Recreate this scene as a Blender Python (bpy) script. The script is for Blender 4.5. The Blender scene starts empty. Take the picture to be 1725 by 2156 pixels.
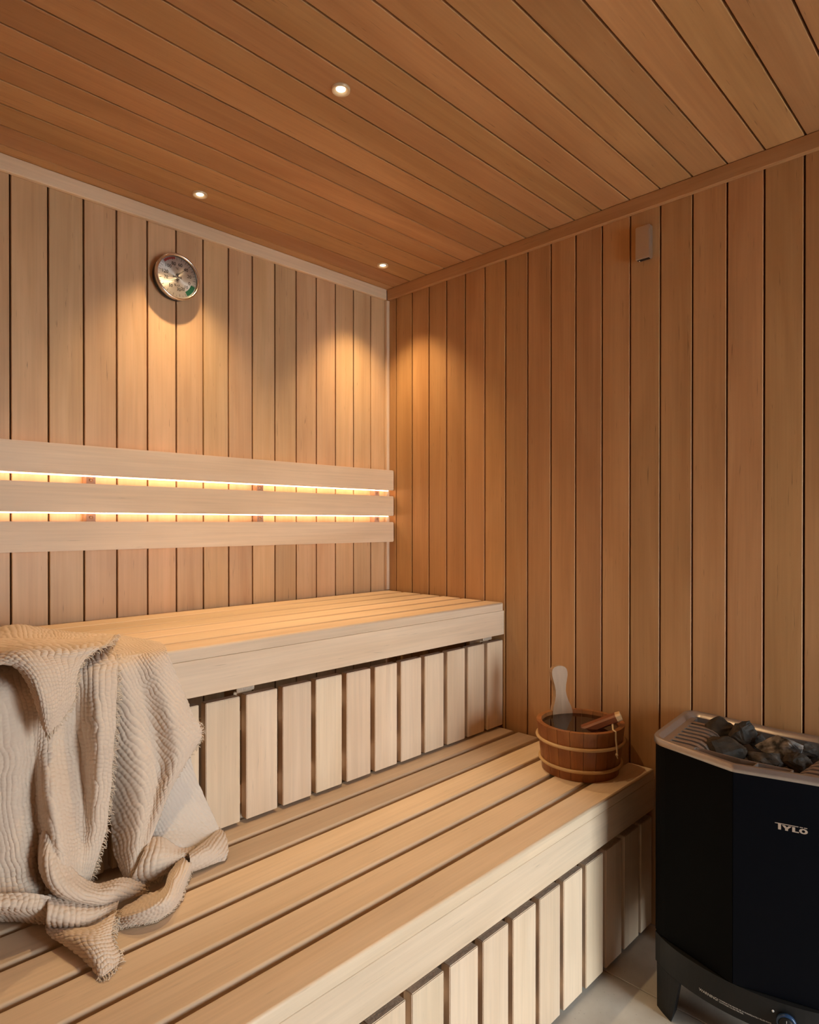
import bpy, bmesh, math, random
import numpy as np
from mathutils import Vector, Matrix

random.seed(7)
rng = np.random.default_rng(7)
sc = bpy.context.scene
COL = sc.collection
R = math.radians

# ------------------------------------------------------------------ camera
FPX, CYPX = 1358.19, 1107.34              # focal length and principal row in pixels of the 1725 x 2156 frame
YAW, PITCH = 0.7933, -0.0041
CAM = Vector((-1.7127, -1.8075, 1.1188))
cd = bpy.data.cameras.new('camera')
cd.sensor_fit = 'HORIZONTAL'; cd.sensor_width = 36.0
cd.lens = FPX / 1725 * 36.0
cd.shift_y = (CYPX - 1078) / 1725
cd.clip_start = 0.02
cam = bpy.data.objects.new('camera', cd); COL.objects.link(cam)
cam.location = CAM
cam.rotation_euler = (math.pi / 2 + PITCH, 0, -YAW)
sc.camera = cam

# ------------------------------------------------------------------ world, daylight, exposure
DAY = 31.0
SPOT_W = 25.0
LED_E = 13.0
w = bpy.data.worlds.new('overcast_sky'); sc.world = w
w.use_nodes = True
bg = w.node_tree.nodes['Background']
bg.inputs['Color'].default_value = (0.90, 0.925, 1.0, 1); bg.inputs['Strength'].default_value = DAY
DX0, DX1, DZ0, DZ1, FRONT_Y = -0.83, -0.24, 0.06, 1.52, -3.3      # tall glazed panel in the front wall
pl = bpy.data.lights.new('daylight_portal', 'AREA'); pl.shape = 'RECTANGLE'
pl.size = DX1 - DX0; pl.size_y = DZ1 - DZ0
pl.cycles.is_portal = True
po = bpy.data.objects.new('daylight_portal', pl); COL.objects.link(po)
po.location = ((DX0 + DX1) / 2, FRONT_Y - 0.03, (DZ0 + DZ1) / 2); po.rotation_euler = (math.pi / 2, 0, 0)
vs = sc.view_settings
vs.view_transform = 'Standard'; vs.look = 'None'; vs.gamma = 1.0; vs.use_curve_mapping = False
vs.exposure = -0.12

# ------------------------------------------------------------------ helpers
_fw = np.array([math.sin(YAW) * math.cos(PITCH), math.cos(YAW) * math.cos(PITCH), math.sin(PITCH)])
_rt = np.array([math.cos(YAW), -math.sin(YAW), 0.0]); _up = np.cross(_rt, _fw)
_C = np.array(CAM)
def at(u, v, axis, val):
    """the point of the place seen at photo pixel (u, v) on the plane axis = val"""
    d = _fw + _rt * (u - 862.5) / FPX - _up * (v - CYPX) / FPX
    return _C + d * (val - _C[axis]) / d[axis]

def tag(o, label=None, cat=None, group=None, kind=None):
    if label: o['label'] = label
    if cat: o['category'] = cat
    if group: o['group'] = group
    if kind: o['kind'] = kind
    return o

def empty(name, loc=(0, 0, 0)):
    o = bpy.data.objects.new(name, None); COL.objects.link(o); o.location = loc
    o.empty_display_size = 0.05
    return o

def put(name, me, loc=(0, 0, 0), parent=None, mat=None, smooth=False):
    """link a mesh object at world position loc (mesh data local), parented without moving"""
    if isinstance(me, bmesh.types.BMesh):
        bm = me; me = bpy.data.meshes.new(name); bm.to_mesh(me); bm.free()
    o = bpy.data.objects.new(name, me); COL.objects.link(o)
    if mat is not None and not me.materials:
        for m in (mat if isinstance(mat, (list, tuple)) else [mat]): me.materials.append(m)
    if smooth:
        for p in me.polygons: p.use_smooth = True
    o.location = loc
    if parent is not None:
        o.parent = parent
        pw = Vector(parent.location)
        q = parent.parent
        while q is not None: pw += Vector(q.location); q = q.parent
        o.location = Vector(loc) - pw
    return o

_boxcache = {}
def box_mesh(name, sx, sy, sz, bev=0.0015, mats=(), end_axis=None, end_mat=1, seg=1):
    key = (name, round(sx, 4), round(sy, 4), round(sz, 4), bev, tuple(m.name for m in mats), end_axis, seg)
    if key in _boxcache: return _boxcache[key]
    bm = bmesh.new(); bmesh.ops.create_cube(bm, size=1)
    for v in bm.verts: v.co = Vector((v.co.x * sx, v.co.y * sy, v.co.z * sz))
    if bev: bmesh.ops.bevel(bm, geom=bm.edges[:], offset=bev, segments=seg, affect='EDGES')
    if end_axis is not None:
        for f in bm.faces:
            if abs(f.normal[end_axis]) > 0.9: f.material_index = end_mat
    me = bpy.data.meshes.new(name); bm.to_mesh(me); bm.free()
    for m in mats: me.materials.append(m)
    _boxcache[key] = me
    return me

def box(name, x0, x1, y0, y1, z0, z1, mats, parent=None, bev=0.0015, end_axis=None, seg=1):
    me = box_mesh(name, x1 - x0, y1 - y0, z1 - z0, bev, mats if isinstance(mats, (list, tuple)) else (mats,), end_axis, 1, seg)
    return put(name, me, ((x0 + x1) / 2, (y0 + y1) / 2, (z0 + z1) / 2), parent)

def add_tube(bm, pts, rad, n=8, closed=False, cap=True):
    pts = [Vector(p) for p in pts]; rings = []; N = len(pts); prev = None
    for i, p in enumerate(pts):
        if closed: t = pts[(i + 1) % N] - pts[i - 1]
        else: t = pts[min(i + 1, N - 1)] - pts[max(i - 1, 0)]
        t.normalize()
        if prev is None:
            a = Vector((0, 0, 1)) if abs(t.z) < 0.9 else Vector((1, 0, 0))
            u = t.cross(a).normalized()
        else:
            u = (prev - t * prev.dot(t)).normalized()
        prev = u; v = t.cross(u)
        r = rad[i] if isinstance(rad, (list, tuple)) else rad
        rings.append([bm.verts.new(p + (u * math.cos(2 * math.pi * k / n) + v * math.sin(2 * math.pi * k / n)) * r) for k in range(n)])
    M = N if closed else N - 1
    for i in range(M):
        a, b = rings[i], rings[(i + 1) % N]
        for k in range(n): bm.faces.new((a[k], a[(k + 1) % n], b[(k + 1) % n], b[k]))
    if cap and not closed:
        bm.faces.new(rings[0][::-1]); bm.faces.new(rings[-1])

def add_prism(bm, outline, z0, z1, top=True, bottom=True, inset_top=0):
    """vertical prism over a counter-clockwise xy outline"""
    a = [bm.verts.new((x, y, z0)) for x, y in outline]; b = [bm.verts.new((x, y, z1)) for x, y in outline]
    n = len(a)
    for i in range(n): bm.faces.new((a[i], a[(i + 1) % n], b[(i + 1) % n], b[i]))
    if bottom: bm.faces.new(a[::-1])
    if top: bm.faces.new(b)

def add_box(bm, x0, x1, y0, y1, z0, z1):
    add_prism(bm, [(x0, y0), (x1, y0), (x1, y1), (x0, y1)], z0, z1)

def add_lathe(bm, prof, n=48, axis='z', close=False):
    rings = []
    for r, h in prof:
        ring = []
        for k in range(n):
            c, s = math.cos(2 * math.pi * k / n) * r, math.sin(2 * math.pi * k / n) * r
            ring.append(bm.verts.new((c, s, h) if axis == 'z' else (c, -h, s)))
        rings.append(ring)
    for i in range(len(rings) - 1):
        for k in range(n):
            bm.faces.new((rings[i][k], rings[i][(k + 1) % n], rings[i + 1][(k + 1) % n], rings[i + 1][k]))
    if close:
        for r_, rev in ((rings[0], True), (rings[-1], False)):
            bm.faces.new(r_[::-1] if rev else r_)
    bmesh.ops.recalc_face_normals(bm, faces=bm.faces[:])

def text_mesh(s, size, align='CENTER', ext=0.0002, spacing=1.0):
    c = bpy.data.curves.new('t', 'FONT'); c.body = s; c.size = size; c.align_x = align; c.align_y = 'CENTER'
    c.extrude = ext; c.resolution_u = 3; c.space_character = spacing
    o = bpy.data.objects.new('t', c); COL.objects.link(o)
    dg = bpy.context.evaluated_depsgraph_get(); dg.update()
    me = bpy.data.meshes.new_from_object(o.evaluated_get(dg))
    bpy.data.objects.remove(o); bpy.data.curves.remove(c)
    return me

# ------------------------------------------------------------------ materials
def newmat(name):
    m = bpy.data.materials.new(name); m.use_nodes = True
    nt = m.node_tree; return m, nt, nt.nodes['Principled BSDF']

def plain(name, col, rough=0.5, metal=0.0, noise=0.0, scale=30, bump=0.0, spec=0.5, emit=None, estr=0):
    m, nt, b = newmat(name)
    b.inputs['Roughness'].default_value = rough; b.inputs['Metallic'].default_value = metal
    b.inputs['Specular IOR Level'].default_value = spec
    tc = nt.nodes.new('ShaderNodeTexCoord'); n = nt.nodes.new('ShaderNodeTexNoise')
    n.inputs['Scale'].default_value = scale; n.inputs['Detail'].default_value = 4
    nt.links.new(tc.outputs['Object'], n.inputs['Vector'])
    mx = nt.nodes.new('ShaderNodeMix'); mx.data_type = 'RGBA'
    mx.inputs[6].default_value = tuple(c * (1 - noise) for c in col) + (1,)
    mx.inputs[7].default_value = tuple(min(1, c * (1 + noise)) for c in col) + (1,)
    nt.links.new(n.outputs['Fac'], mx.inputs[0]); nt.links.new(mx.outputs[2], b.inputs['Base Color'])
    if bump:
        bp = nt.nodes.new('ShaderNodeBump'); bp.inputs['Strength'].default_value = bump; bp.inputs['Distance'].default_value = 0.002
        nt.links.new(n.outputs['Fac'], bp.inputs['Height']); nt.links.new(bp.outputs[0], b.inputs['Normal'])
    if emit:
        b.inputs['Emission Color'].default_value = emit + (1,); b.inputs['Emission Strength'].default_value = estr
    return m

def wood(name, axis, ca, cb, rough=0.5, var=0.11, dash=0.5, hue=0.004, blotch=0.07):
    """wood with the grain along the object's own axis (0, 1 or 2)"""
    m, nt, b = newmat(name); N = nt.nodes.new; L = nt.links.new
    tc = N('ShaderNodeTexCoord'); oi = N('ShaderNodeObjectInfo')
    mul = N('ShaderNodeVectorMath'); mul.operation = 'SCALE'
    comb = N('ShaderNodeCombineXYZ')
    mm = []
    for k, f in enumerate((37.0, 71.0, 53.0)):
        q = N('ShaderNodeMath'); q.operation = 'MULTIPLY'; q.inputs[1].default_value = f
        L(oi.outputs['Random'], q.inputs[0]); L(q.outputs[0], comb.inputs[k])
    add = N('ShaderNodeVectorMath'); add.operation = 'ADD'
    L(tc.outputs['Object'], add.inputs[0]); L(comb.outputs[0], add.inputs[1])
    def stretched(along, across):
        mp = N('ShaderNodeMapping')
        s = [across] * 3; s[axis] = along
        mp.inputs['Scale'].default_value = s
        L(add.outputs[0], mp.inputs['Vector']); return mp.outputs[0]
    n1 = N('ShaderNodeTexNoise'); n1.inputs['Scale'].default_value = 1; n1.inputs['Detail'].default_value = 3
    n1.inputs['Distortion'].default_value = 0.9; L(stretched(1.6, 16), n1.inputs['Vector'])
    n2 = N('ShaderNodeTexNoise'); n2.inputs['Scale'].default_value = 1; n2.inputs['Detail'].default_value = 2
    L(stretched(4, 160), n2.inputs['Vector'])
    n3 = N('ShaderNodeTexNoise'); n3.inputs['Scale'].default_value = 1; n3.inputs['Detail'].default_value = 2
    n3.inputs['Distortion'].default_value = 0.4; L(stretched(14, 300), n3.inputs['Vector'])
    n4 = N('ShaderNodeTexNoise'); n4.inputs['Scale'].default_value = 1; n4.inputs['Detail'].default_value = 3
    L(stretched(2.5, 5), n4.inputs['Vector'])
    # figure colour
    r1 = N('ShaderNodeMapRange'); r1.inputs[1].default_value = 0.3; r1.inputs[2].default_value = 0.7
    L(n1.outputs['Fac'], r1.inputs[0])
    mx = N('ShaderNodeMix'); mx.data_type = 'RGBA'
    mx.inputs[6].default_value = cb + (1,); mx.inputs[7].default_value = ca + (1,)
    L(r1.outputs[0], mx.inputs[0])
    # fine fibres
    r2 = N('ShaderNodeMapRange'); r2.inputs[1].default_value = 0.25; r2.inputs[2].default_value = 0.75
    r2.inputs[3].default_value = 0.93; r2.inputs[4].default_value = 1.05
    L(n2.outputs['Fac'], r2.inputs[0])
    # short dark dashes
    r3 = N('ShaderNodeMapRange'); r3.inputs[1].default_value = 0.69; r3.inputs[2].default_value = 0.78
    r3.inputs[3].default_value = 1.0; r3.inputs[4].default_value = 1 - dash
    L(n3.outputs['Fac'], r3.inputs[0])
    # soft blotches
    r4 = N('ShaderNodeMapRange'); r4.inputs[1].default_value = 0.3; r4.inputs[2].default_value = 0.7
    r4.inputs[3].default_value = 1 - blotch; r4.inputs[4].default_value = 1 + blotch
    L(n4.outputs['Fac'], r4.inputs[0])
    m1 = N('ShaderNodeMath'); m1.operation = 'MULTIPLY'; L(r2.outputs[0], m1.inputs[0]); L(r3.outputs[0], m1.inputs[1])
    m2 = N('ShaderNodeMath'); m2.operation = 'MULTIPLY'; L(m1.outputs[0], m2.inputs[0]); L(r4.outputs[0], m2.inputs[1])
    # per piece tone
    rr = N('ShaderNodeMapRange'); rr.inputs[3].default_value = 1 - var; rr.inputs[4].default_value = 1 + var * 0.7
    L(oi.outputs['Random'], rr.inputs[0])
    m3 = N('ShaderNodeMath'); m3.operation = 'MULTIPLY'; L(m2.outputs[0], m3.inputs[0]); L(rr.outputs[0], m3.inputs[1])
    fr = N('ShaderNodeMath'); fr.operation = 'FRACT'
    q = N('ShaderNodeMath'); q.operation = 'MULTIPLY'; q.inputs[1].default_value = 17.3
    L(oi.outputs['Random'], q.inputs[0]); L(q.outputs[0], fr.inputs[0])
    hr = N('ShaderNodeMapRange'); hr.inputs[3].default_value = 0.5 - hue; hr.inputs[4].default_value = 0.5 + hue
    L(fr.outputs[0], hr.inputs[0])
    hs = N('ShaderNodeHueSaturation'); L(hr.outputs[0], hs.inputs['Hue']); L(m3.outputs[0], hs.inputs['Value'])
    L(mx.outputs[2], hs.inputs['Color']); L(hs.outputs[0], b.inputs['Base Color'])
    b.inputs['Roughness'].default_value = rough; b.inputs['Specular IOR Level'].default_value = 0.35
    bp = N('ShaderNodeBump'); bp.inputs['Strength'].default_value = 0.12; bp.inputs['Distance'].default_value = 0.001
    L(n2.outputs['Fac'], bp.inputs['Height']); L(bp.outputs[0], b.inputs['Normal'])
    return m

ALD_A, ALD_B = (0.585, 0.325, 0.146), (0.485, 0.25, 0.104)
ASP_A, ASP_B = (0.79, 0.605, 0.435), (0.72, 0.53, 0.36)
ald_z = wood('alder_panel_vertical', 2, ALD_A, ALD_B, 0.5)
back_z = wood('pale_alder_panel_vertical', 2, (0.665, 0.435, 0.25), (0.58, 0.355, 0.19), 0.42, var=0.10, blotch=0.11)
ald_x = wood('alder_panel_across', 0, ALD_A, ALD_B, 0.5)
ald_y = wood('alder_panel_along', 1, ALD_A, ALD_B, 0.5)
asp_x = wood('pale_bench_wood_across', 0, ASP_A, ASP_B, 0.48, var=0.07, dash=0.22, hue=0.003)
asp_y = wood('pale_bench_wood_along', 1, ASP_A, ASP_B, 0.48, var=0.07, dash=0.22, hue=0.003)
asp_z = wood('pale_bench_wood_vertical', 2, ASP_A, ASP_B, 0.48, var=0.08, dash=0.22, hue=0.004)
endg = plain('sawn_end_grain', (0.48, 0.36, 0.27), 0.8, noise=0.35, scale=260, bump=0.5)
backing = plain('dark_tongue_backing', (0.07, 0.028, 0.011), 0.8, noise=0.2)

# ================================================================== THE SETTING
FLOOR, CEIL, LEFT_X = 0.026, 2.012, -2.55
PITCH_B = 0.0848
G = 0.0044
# back wall: boards face y = 0
wb = put('wall_back', box_mesh('wall_back', 0 - LEFT_X, 0.08, 2.1, 0, (backing,)), (LEFT_X / 2, 0.012 + 0.04, 1.04))
tag(wb, 'back wall clad in vertical honey-coloured wooden boards behind the upper bench', 'wall', kind='structure')
x = -0.0838 + PITCH_B
while x > LEFT_X:
    x0, x1 = x - PITCH_B + G / 2, min(x - G / 2, -0.001)
    box('board', x0, x1, 0, 0.012, FLOOR, CEIL, (back_z,), wb, 0.0012)
    x -= PITCH_B
# right wall: boards face x = 0
wr = put('wall_right', box_mesh('wall_right', 0.08, -FRONT_Y + 0.1, 2.1, 0, (backing,)), (0.012 + 0.04, FRONT_Y / 2, 1.04))
tag(wr, 'right wall clad in vertical honey-coloured wooden boards behind the bucket and heater', 'wall', kind='structure')
y = -0.135 + 0.0849 * 2
while y > FRONT_Y:
    y0, y1 = y - 0.0849 + G / 2, min(y - G / 2, -0.001)
    if y1 > y0 + 0.01: box('board', 0, 0.012, y0, y1, FLOOR, CEIL, (ald_z,), wr, 0.0012)
    y -= 0.0849
# ceiling: boards along x
ce = put('ceiling', box_mesh('ceiling', -LEFT_X + 0.1, -FRONT_Y + 0.1, 0.08, 0, (backing,)), (LEFT_X / 2, FRONT_Y / 2, CEIL + 0.012 + 0.04))
tag(ce, 'ceiling of long honey-coloured wooden boards with small round downlights', 'ceiling', kind='structure')
y = -0.0502 + 0.0852
while y > FRONT_Y:
    y0, y1 = y - 0.0852 + G / 2, min(y - G / 2, -0.001)
    if y1 > y0: box('board', LEFT_X, -0.001, y0, y1, CEIL, CEIL + 0.012, (ald_x,), ce, 0.0012)
    y -= 0.0852
# floor of large stone tiles
stone_m, nt, b = newmat('beige_limestone_tile')
N = nt.nodes.new; L = nt.links.new
tc = N('ShaderNodeTexCoord'); n1 = N('ShaderNodeTexNoise'); n1.inputs['Scale'].default_value = 9; n1.inputs['Detail'].default_value = 6
n2 = N('ShaderNodeTexVoronoi'); n2.inputs['Scale'].default_value = 85
L(tc.outputs['Object'], n1.inputs['Vector']); L(tc.outputs['Object'], n2.inputs['Vector'])
rp = N('ShaderNodeValToRGB'); rp.color_ramp.elements[0].color = (0.52, 0.46, 0.38, 1); rp.color_ramp.elements[1].color = (0.70, 0.65, 0.57, 1)
rp.color_ramp.elements[0].position = 0.3; rp.color_ramp.elements[1].position = 0.7
L(n1.outputs['Fac'], rp.inputs[0])
sp = N('ShaderNodeMapRange'); sp.inputs[1].default_value = 0.05; sp.inputs[2].default_value = 0.13; sp.inputs[3].default_value = 0.55; sp.inputs[4].default_value = 1
L(n2.outputs['Distance'], sp.inputs[0])
mx = N('ShaderNodeMix'); mx.data_type = 'RGBA'; mx.blend_type = 'MULTIPLY'; mx.inputs[0].default_value = 0.7
L(rp.outputs[0], mx.inputs[6]); L(sp.outputs[0], mx.inputs[7]); L(mx.outputs[2], b.inputs['Base Color'])
b.inputs['Roughness'].default_value = 0.45
grout = plain('tile_grout', (0.36, 0.32, 0.27), 0.9, noise=0.1)
fl = put('floor', box_mesh('floor', -LEFT_X + 0.1, -FRONT_Y + 0.1, 0.06, 0, (grout,)), (LEFT_X / 2, FRONT_Y / 2, FLOOR - 0.003 - 0.03))
tag(fl, 'floor of large pale beige stone tiles beside the benches', 'floor', kind='structure')
gx, gy = -0.258, -0.42
for i in range(-4, 1):
    for j in range(-5, 2):
        x0, x1 = max(gx + i * 0.6 + 0.0015, LEFT_X), min(gx + (i + 1) * 0.6 - 0.0015, 0.0)
        y0, y1 = max(gy + (j - 1) * 0.6 + 0.0015, FRONT_Y), min(gy + j * 0.6 - 0.0015, 0.0)
        if x1 - x0 > 0.02 and y1 - y0 > 0.02: box('tile', x0, x1, y0, y1, FLOOR - 0.01, FLOOR, (stone_m,), fl, 0.0008)
# left wall and front wall with the glass panel (behind the photographer)
wl = put('wall_left', box_mesh('wall_left', 0.08, -FRONT_Y + 0.1, 2.1, 0, (ald_z,)), (LEFT_X - 0.04, FRONT_Y / 2, 1.04))
tag(wl, 'left wall of honey-coloured wood, outside the picture', 'wall', kind='structure')
bm = bmesh.new()
for a in ((LEFT_X, DX0, 0, 2.05), (DX1, 0.0, 0, 2.05), (DX0, DX1, DZ1, 2.05), (DX0, DX1, 0, DZ0)):
    add_box(bm, a[0], a[1], FRONT_Y - 0.08, FRONT_Y, a[2], a[3])
wf = put('wall_front', bm, (0, 0, 0), None, ald_z)
tag(wf, 'front wall of honey-coloured wood with a tall glass panel, behind the viewpoint', 'wall', kind='structure')
glass, nt, b = newmat('clear_door_glass')
N = nt.nodes.new; L = nt.links.new
tr = N('ShaderNodeBsdfTransparent'); tr.inputs[0].default_value = (0.93, 0.97, 0.95, 1)
gl = N('ShaderNodeBsdfGlossy'); gl.inputs['Roughness'].default_value = 0.02
fr_ = N('ShaderNodeFresnel'); fr_.inputs[0].default_value = 1.45
ms = N('ShaderNodeMixShader'); L(fr_.outputs[0], ms.inputs[0]); L(tr.outputs[0], ms.inputs[1]); L(gl.outputs[0], ms.inputs[2])
L(ms.outputs[0], nt.nodes['Material Output'].inputs[0])
dr = empty('window_1', ((DX0 + DX1) / 2, FRONT_Y - 0.05, DZ0)); tag(dr, 'tall clear glass panel in the front wall, behind the viewpoint', 'window', kind='structure')
box('pane', DX0 + 0.002, DX1 - 0.002, FRONT_Y - 0.054, FRONT_Y - 0.046, DZ0 + 0.002, DZ1 - 0.002, (glass,), dr, 0)
pave = plain('pale_paving', (0.45, 0.44, 0.42), 0.9, noise=0.2, scale=4)
te = put('ground', box_mesh('ground', 9, 7, 0.05, 0, (pave,)), (-0.75, FRONT_Y - 0.1 - 3.5, FLOOR - 0.06))  # unseen ground, added to cut sky light from below the horizon
tag(te, 'unseen pale paved ground added outside the glass panel', 'ground', kind='structure')

# cornice strips and corner batten
t1 = box('trim_1', LEFT_X, -0.0155, -0.015, -0.0003, CEIL - 0.0404, CEIL - 0.0005, (asp_x,), None, 0.002)  # daylight on this strip is put into its colour as paler wood
tag(t1, 'cornice strip coloured pale as by daylight between the back wall and the ceiling', 'trim', kind='structure')
t2 = box('trim_2', -0.015, -0.0003, FRONT_Y, -0.0155, CEIL - 0.0404, CEIL - 0.0005, (ald_y,), None, 0.002)
tag(t2, 'honey-coloured cornice strip between the right wall and the ceiling', 'trim', kind='structure')
t3 = box('trim_3', -0.015, -0.0003, -0.015, -0.0003, 0.864, CEIL - 0.041, (asp_z,), None, 0.0015)
tag(t3, 'thin vertical batten in the corner between the two board walls', 'trim', kind='structure')

# ================================================================== BENCHES
BT, FT = 0.026, 0.026
_plk = {}
def plank_mesh(lx, wy, tz, r=0.0048):
    """seat plank along x: rounded upper edges, square lower ones"""
    key = (round(lx, 4), round(wy, 4))
    if key in _plk: return _plk[key]
    prof = [(-wy / 2 + 0.0008, -tz / 2), (wy / 2 - 0.0008, -tz / 2), (wy / 2, -tz / 2 + 0.0008)]
    for sgn, seq in ((1, range(6)), (-1, range(5, -1, -1))):
        for k in seq:
            a = math.pi / 2 * k / 5
            prof.append((sgn * (wy / 2 - r + r * math.cos(a)), tz / 2 - r + r * math.sin(a)))
    prof.append((-wy / 2, -tz / 2 + 0.0008))
    bm = bmesh.new(); A = [bm.verts.new((-lx / 2, y_, z_)) for y_, z_ in prof]; B = [bm.verts.new((lx / 2, y_, z_)) for y_, z_ in prof]
    n = len(prof)
    for k in range(n):
        f = bm.faces.new((A[k], A[(k + 1) % n], B[(k + 1) % n], B[k])); f.smooth = abs(A[k].co.z - A[(k + 1) % n].co.z) > 1e-6 and A[k].co.z > 0 and A[(k + 1) % n].co.z > 0
    for f in (bm.faces.new(A), bm.faces.new(B[::-1])): f.material_index = 1
    bmesh.ops.recalc_face_normals(bm, faces=bm.faces[:])
    me = bpy.data.meshes.new('seat_plank'); bm.to_mesh(me); bm.free(); me.materials.append(asp_x); me.materials.append(endg)
    _plk[key] = me; return me
def bench(name, top, fronts, rears, xend, fascia_bot, slat_y, slat_top, slat_bot, slat_rights, label, left=LEFT_X + 0.005, wide_last=None):
    root = empty(name, (-1.25, (fronts[0] + fronts[-1]) / 2, slat_bot))
    tag(root, label, 'bench')
    for i, (f_, r_) in enumerate(zip(fronts, rears)):
        xe = xend - random.uniform(0, 0.004)
        put('seat_plank', plank_mesh(xe - left, r_ - f_, BT), ((xe + left) / 2, (f_ + r_) / 2, top - BT / 2), root)
    fy = fronts[-1]
    fas = box('fascia_board', left, xend + 0.006, fy, fy + FT, fascia_bot, top - BT - 0.0004, (asp_x, endg), root, 0.0008, 0, 1)
    for xr in slat_rights:
        wd = 0.081 if wide_last is None or xr != slat_rights[0] else wide_last
        dy = random.uniform(-0.001, 0.001)
        box('skirt_slat', xr - wd, xr, slat_y + dy, slat_y + 0.022 + dy, slat_bot, slat_top, (asp_z, endg), root, 0.0014, 2, 2)
    return root
u_fronts = [-0.0918, -0.1885, -0.2830, -0.3770, -0.4714, -0.557]
u_rears = [-0.012] + [f - 0.0105 for f in u_fronts[:-1]]
ub = bench('sauna_bench', 0.862, u_fronts, u_rears, -0.010, 0.7585, -0.551, 0.7390, 0.4635,
           [-0.004 - 0.0962 * k for k in range(26)], 'upper sauna bench of pale planks along the back wall, blanket over its edge')
l_fronts = [-0.602, -0.694, -0.786, -0.878, -0.9715, -1.058]
l_rears = [-0.523] + [f - 0.0125 for f in l_fronts[:-1]]
lb = bench('sauna_bench', 0.455, l_fronts, l_rears, -0.010, 0.348, -1.0515, 0.3250, 0.0365,
           [-0.009] + [-0.0869 - 0.0962 * k for k in range(25)], 'lower sauna bench of pale planks with the wooden bucket standing on it', wide_last=0.066)
# bearers and rails that hold the planks
for bx0 in (-0.075, -0.96, -1.85):
    box('bearer', bx0, bx0 + 0.045, -0.528, -0.02, 0.741, 0.8355, (asp_y, endg), ub, 0.002, 1)
    box('leg', bx0, bx0 + 0.045, -0.515, -0.47, 0.0365, 0.7405, (asp_z, endg), ub, 0.002, 2)
    box('bearer', bx0, bx0 + 0.045, -1.029, -0.5232, 0.33, 0.4285, (asp_y, endg), lb, 0.002, 1)
    box('leg', bx0, bx0 + 0.045, -1.02, -0.975, FLOOR, 0.3295, (asp_z, endg), lb, 0.002, 2)
box('rail', LEFT_X + 0.005, -0.006, -0.528, -0.510, 0.655, 0.70, (asp_x, endg), ub, 0.002, 0)
box('rail', LEFT_X + 0.005, -0.006, -0.528, -0.510, 0.49, 0.535, (asp_x, endg), ub, 0.002, 0)
box('rail', LEFT_X + 0.005, -0.006, -1.029, -1.0205, 0.25, 0.295, (asp_x, endg), lb, 0.002, 0)
box('rail', LEFT_X + 0.005, -0.006, -1.029, -1.0205, 0.07, 0.115, (asp_x, endg), lb, 0.002, 0)

# ================================================================== BACKREST WITH LED STRIPS
br = empty('backrest', (-1.25, -0.03, 1.0486)); tag(br, 'three-slat wooden backrest on the back wall glowing from behind', 'backrest')
led = plain('warm_led', (1, 0.8, 0.5), 0.5, emit=(1.0, 0.67, 0.40), estr=LED_E)
BX1 = -0.006
screw = plain('copper_screw', (0.45, 0.27, 0.16), 0.4, metal=0.6)
for k, (z0, z1) in enumerate(((1.2436, 1.3197), (1.1468, 1.2215), (1.0486, 1.1235))):
    s = box('backrest_slat', LEFT_X + 0.1, BX1, -0.045, -0.026, z0, z1, (asp_x, endg), br, 0.0025, 0, 2)
    if k < 2:
        l_ = box('led_strip', LEFT_X + 0.12, BX1 - 0.012, -0.0258, -0.0225, z0 - 0.003, z0 + 0.006, (led,), s, 0)
        l_['label'] = 'glowing warm LED strip'
pink = wood('backrest_block_wood', 2, (0.55, 0.36, 0.26), (0.48, 0.30, 0.21), 0.6, var=0.05)
for xc in (-1.6, -1.0932, -0.5811, -0.0759):
    bl = box('mounting_block', xc - 0.012, xc + 0.012, -0.0258, -0.0004, 1.06, 1.31, (pink,), br, 0.001)
    for zc in (1.2325, 1.135):
        bm = bmesh.new(); add_lathe(bm, [(0.0001, 0.0015), (0.004, 0.0015), (0.0055, 0)], 16, 'y')
        put('screw', bm, (xc, -0.0259, zc), bl, screw, True)

# ================================================================== DOWNLIGHTS
lens_m = plain('lit_lamp_lens', (1, 0.9, 0.7), 0.3, emit=(1.0, 0.86, 0.62), estr=16)
alu = plain('champagne_ring', (0.80, 0.66, 0.46), 0.4, metal=0.25, noise=0.05)
dl_labels = ['round downlight in the ceiling above the thermometer', 'round downlight in the ceiling nearest the corner of the two walls',
             'round downlight farthest from the walls, highest in the picture']
for k, (lx, ly) in enumerate(((-0.862, -0.172), (-0.185, -0.174), (-0.864, -0.774))):
    d = empty('downlight', (lx, ly, CEIL)); tag(d, dl_labels[k], 'ceiling light', 'ceiling downlights')
    bm = bmesh.new(); add_lathe(bm, [(0.0090, -0.0008), (0.0104, -0.0022), (0.0145, -0.0042), (0.0176, -0.0054), (0.0190, -0.0046), (0.0192, 0.0)], 40)
    put('lamp_ring', bm, (lx, ly, CEIL), d, alu, True)
    bm = bmesh.new(); add_lathe(bm, [(0.0001, -0.0016), (0.0098, -0.0012)], 32)
    put('lamp_lens', bm, (lx, ly, CEIL), d, lens_m, True)
    sd = bpy.data.lights.new('downlight_beam', 'SPOT'); sd.energy = SPOT_W; sd.color = (1.0, 0.70, 0.36)
    sd.spot_size = R(92); sd.spot_blend = 1.0; sd.shadow_soft_size = 0.010
    so = bpy.data.objects.new('downlight_beam', sd); COL.objects.link(so); so.parent = d; so.location = (0, 0, -0.016)

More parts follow.
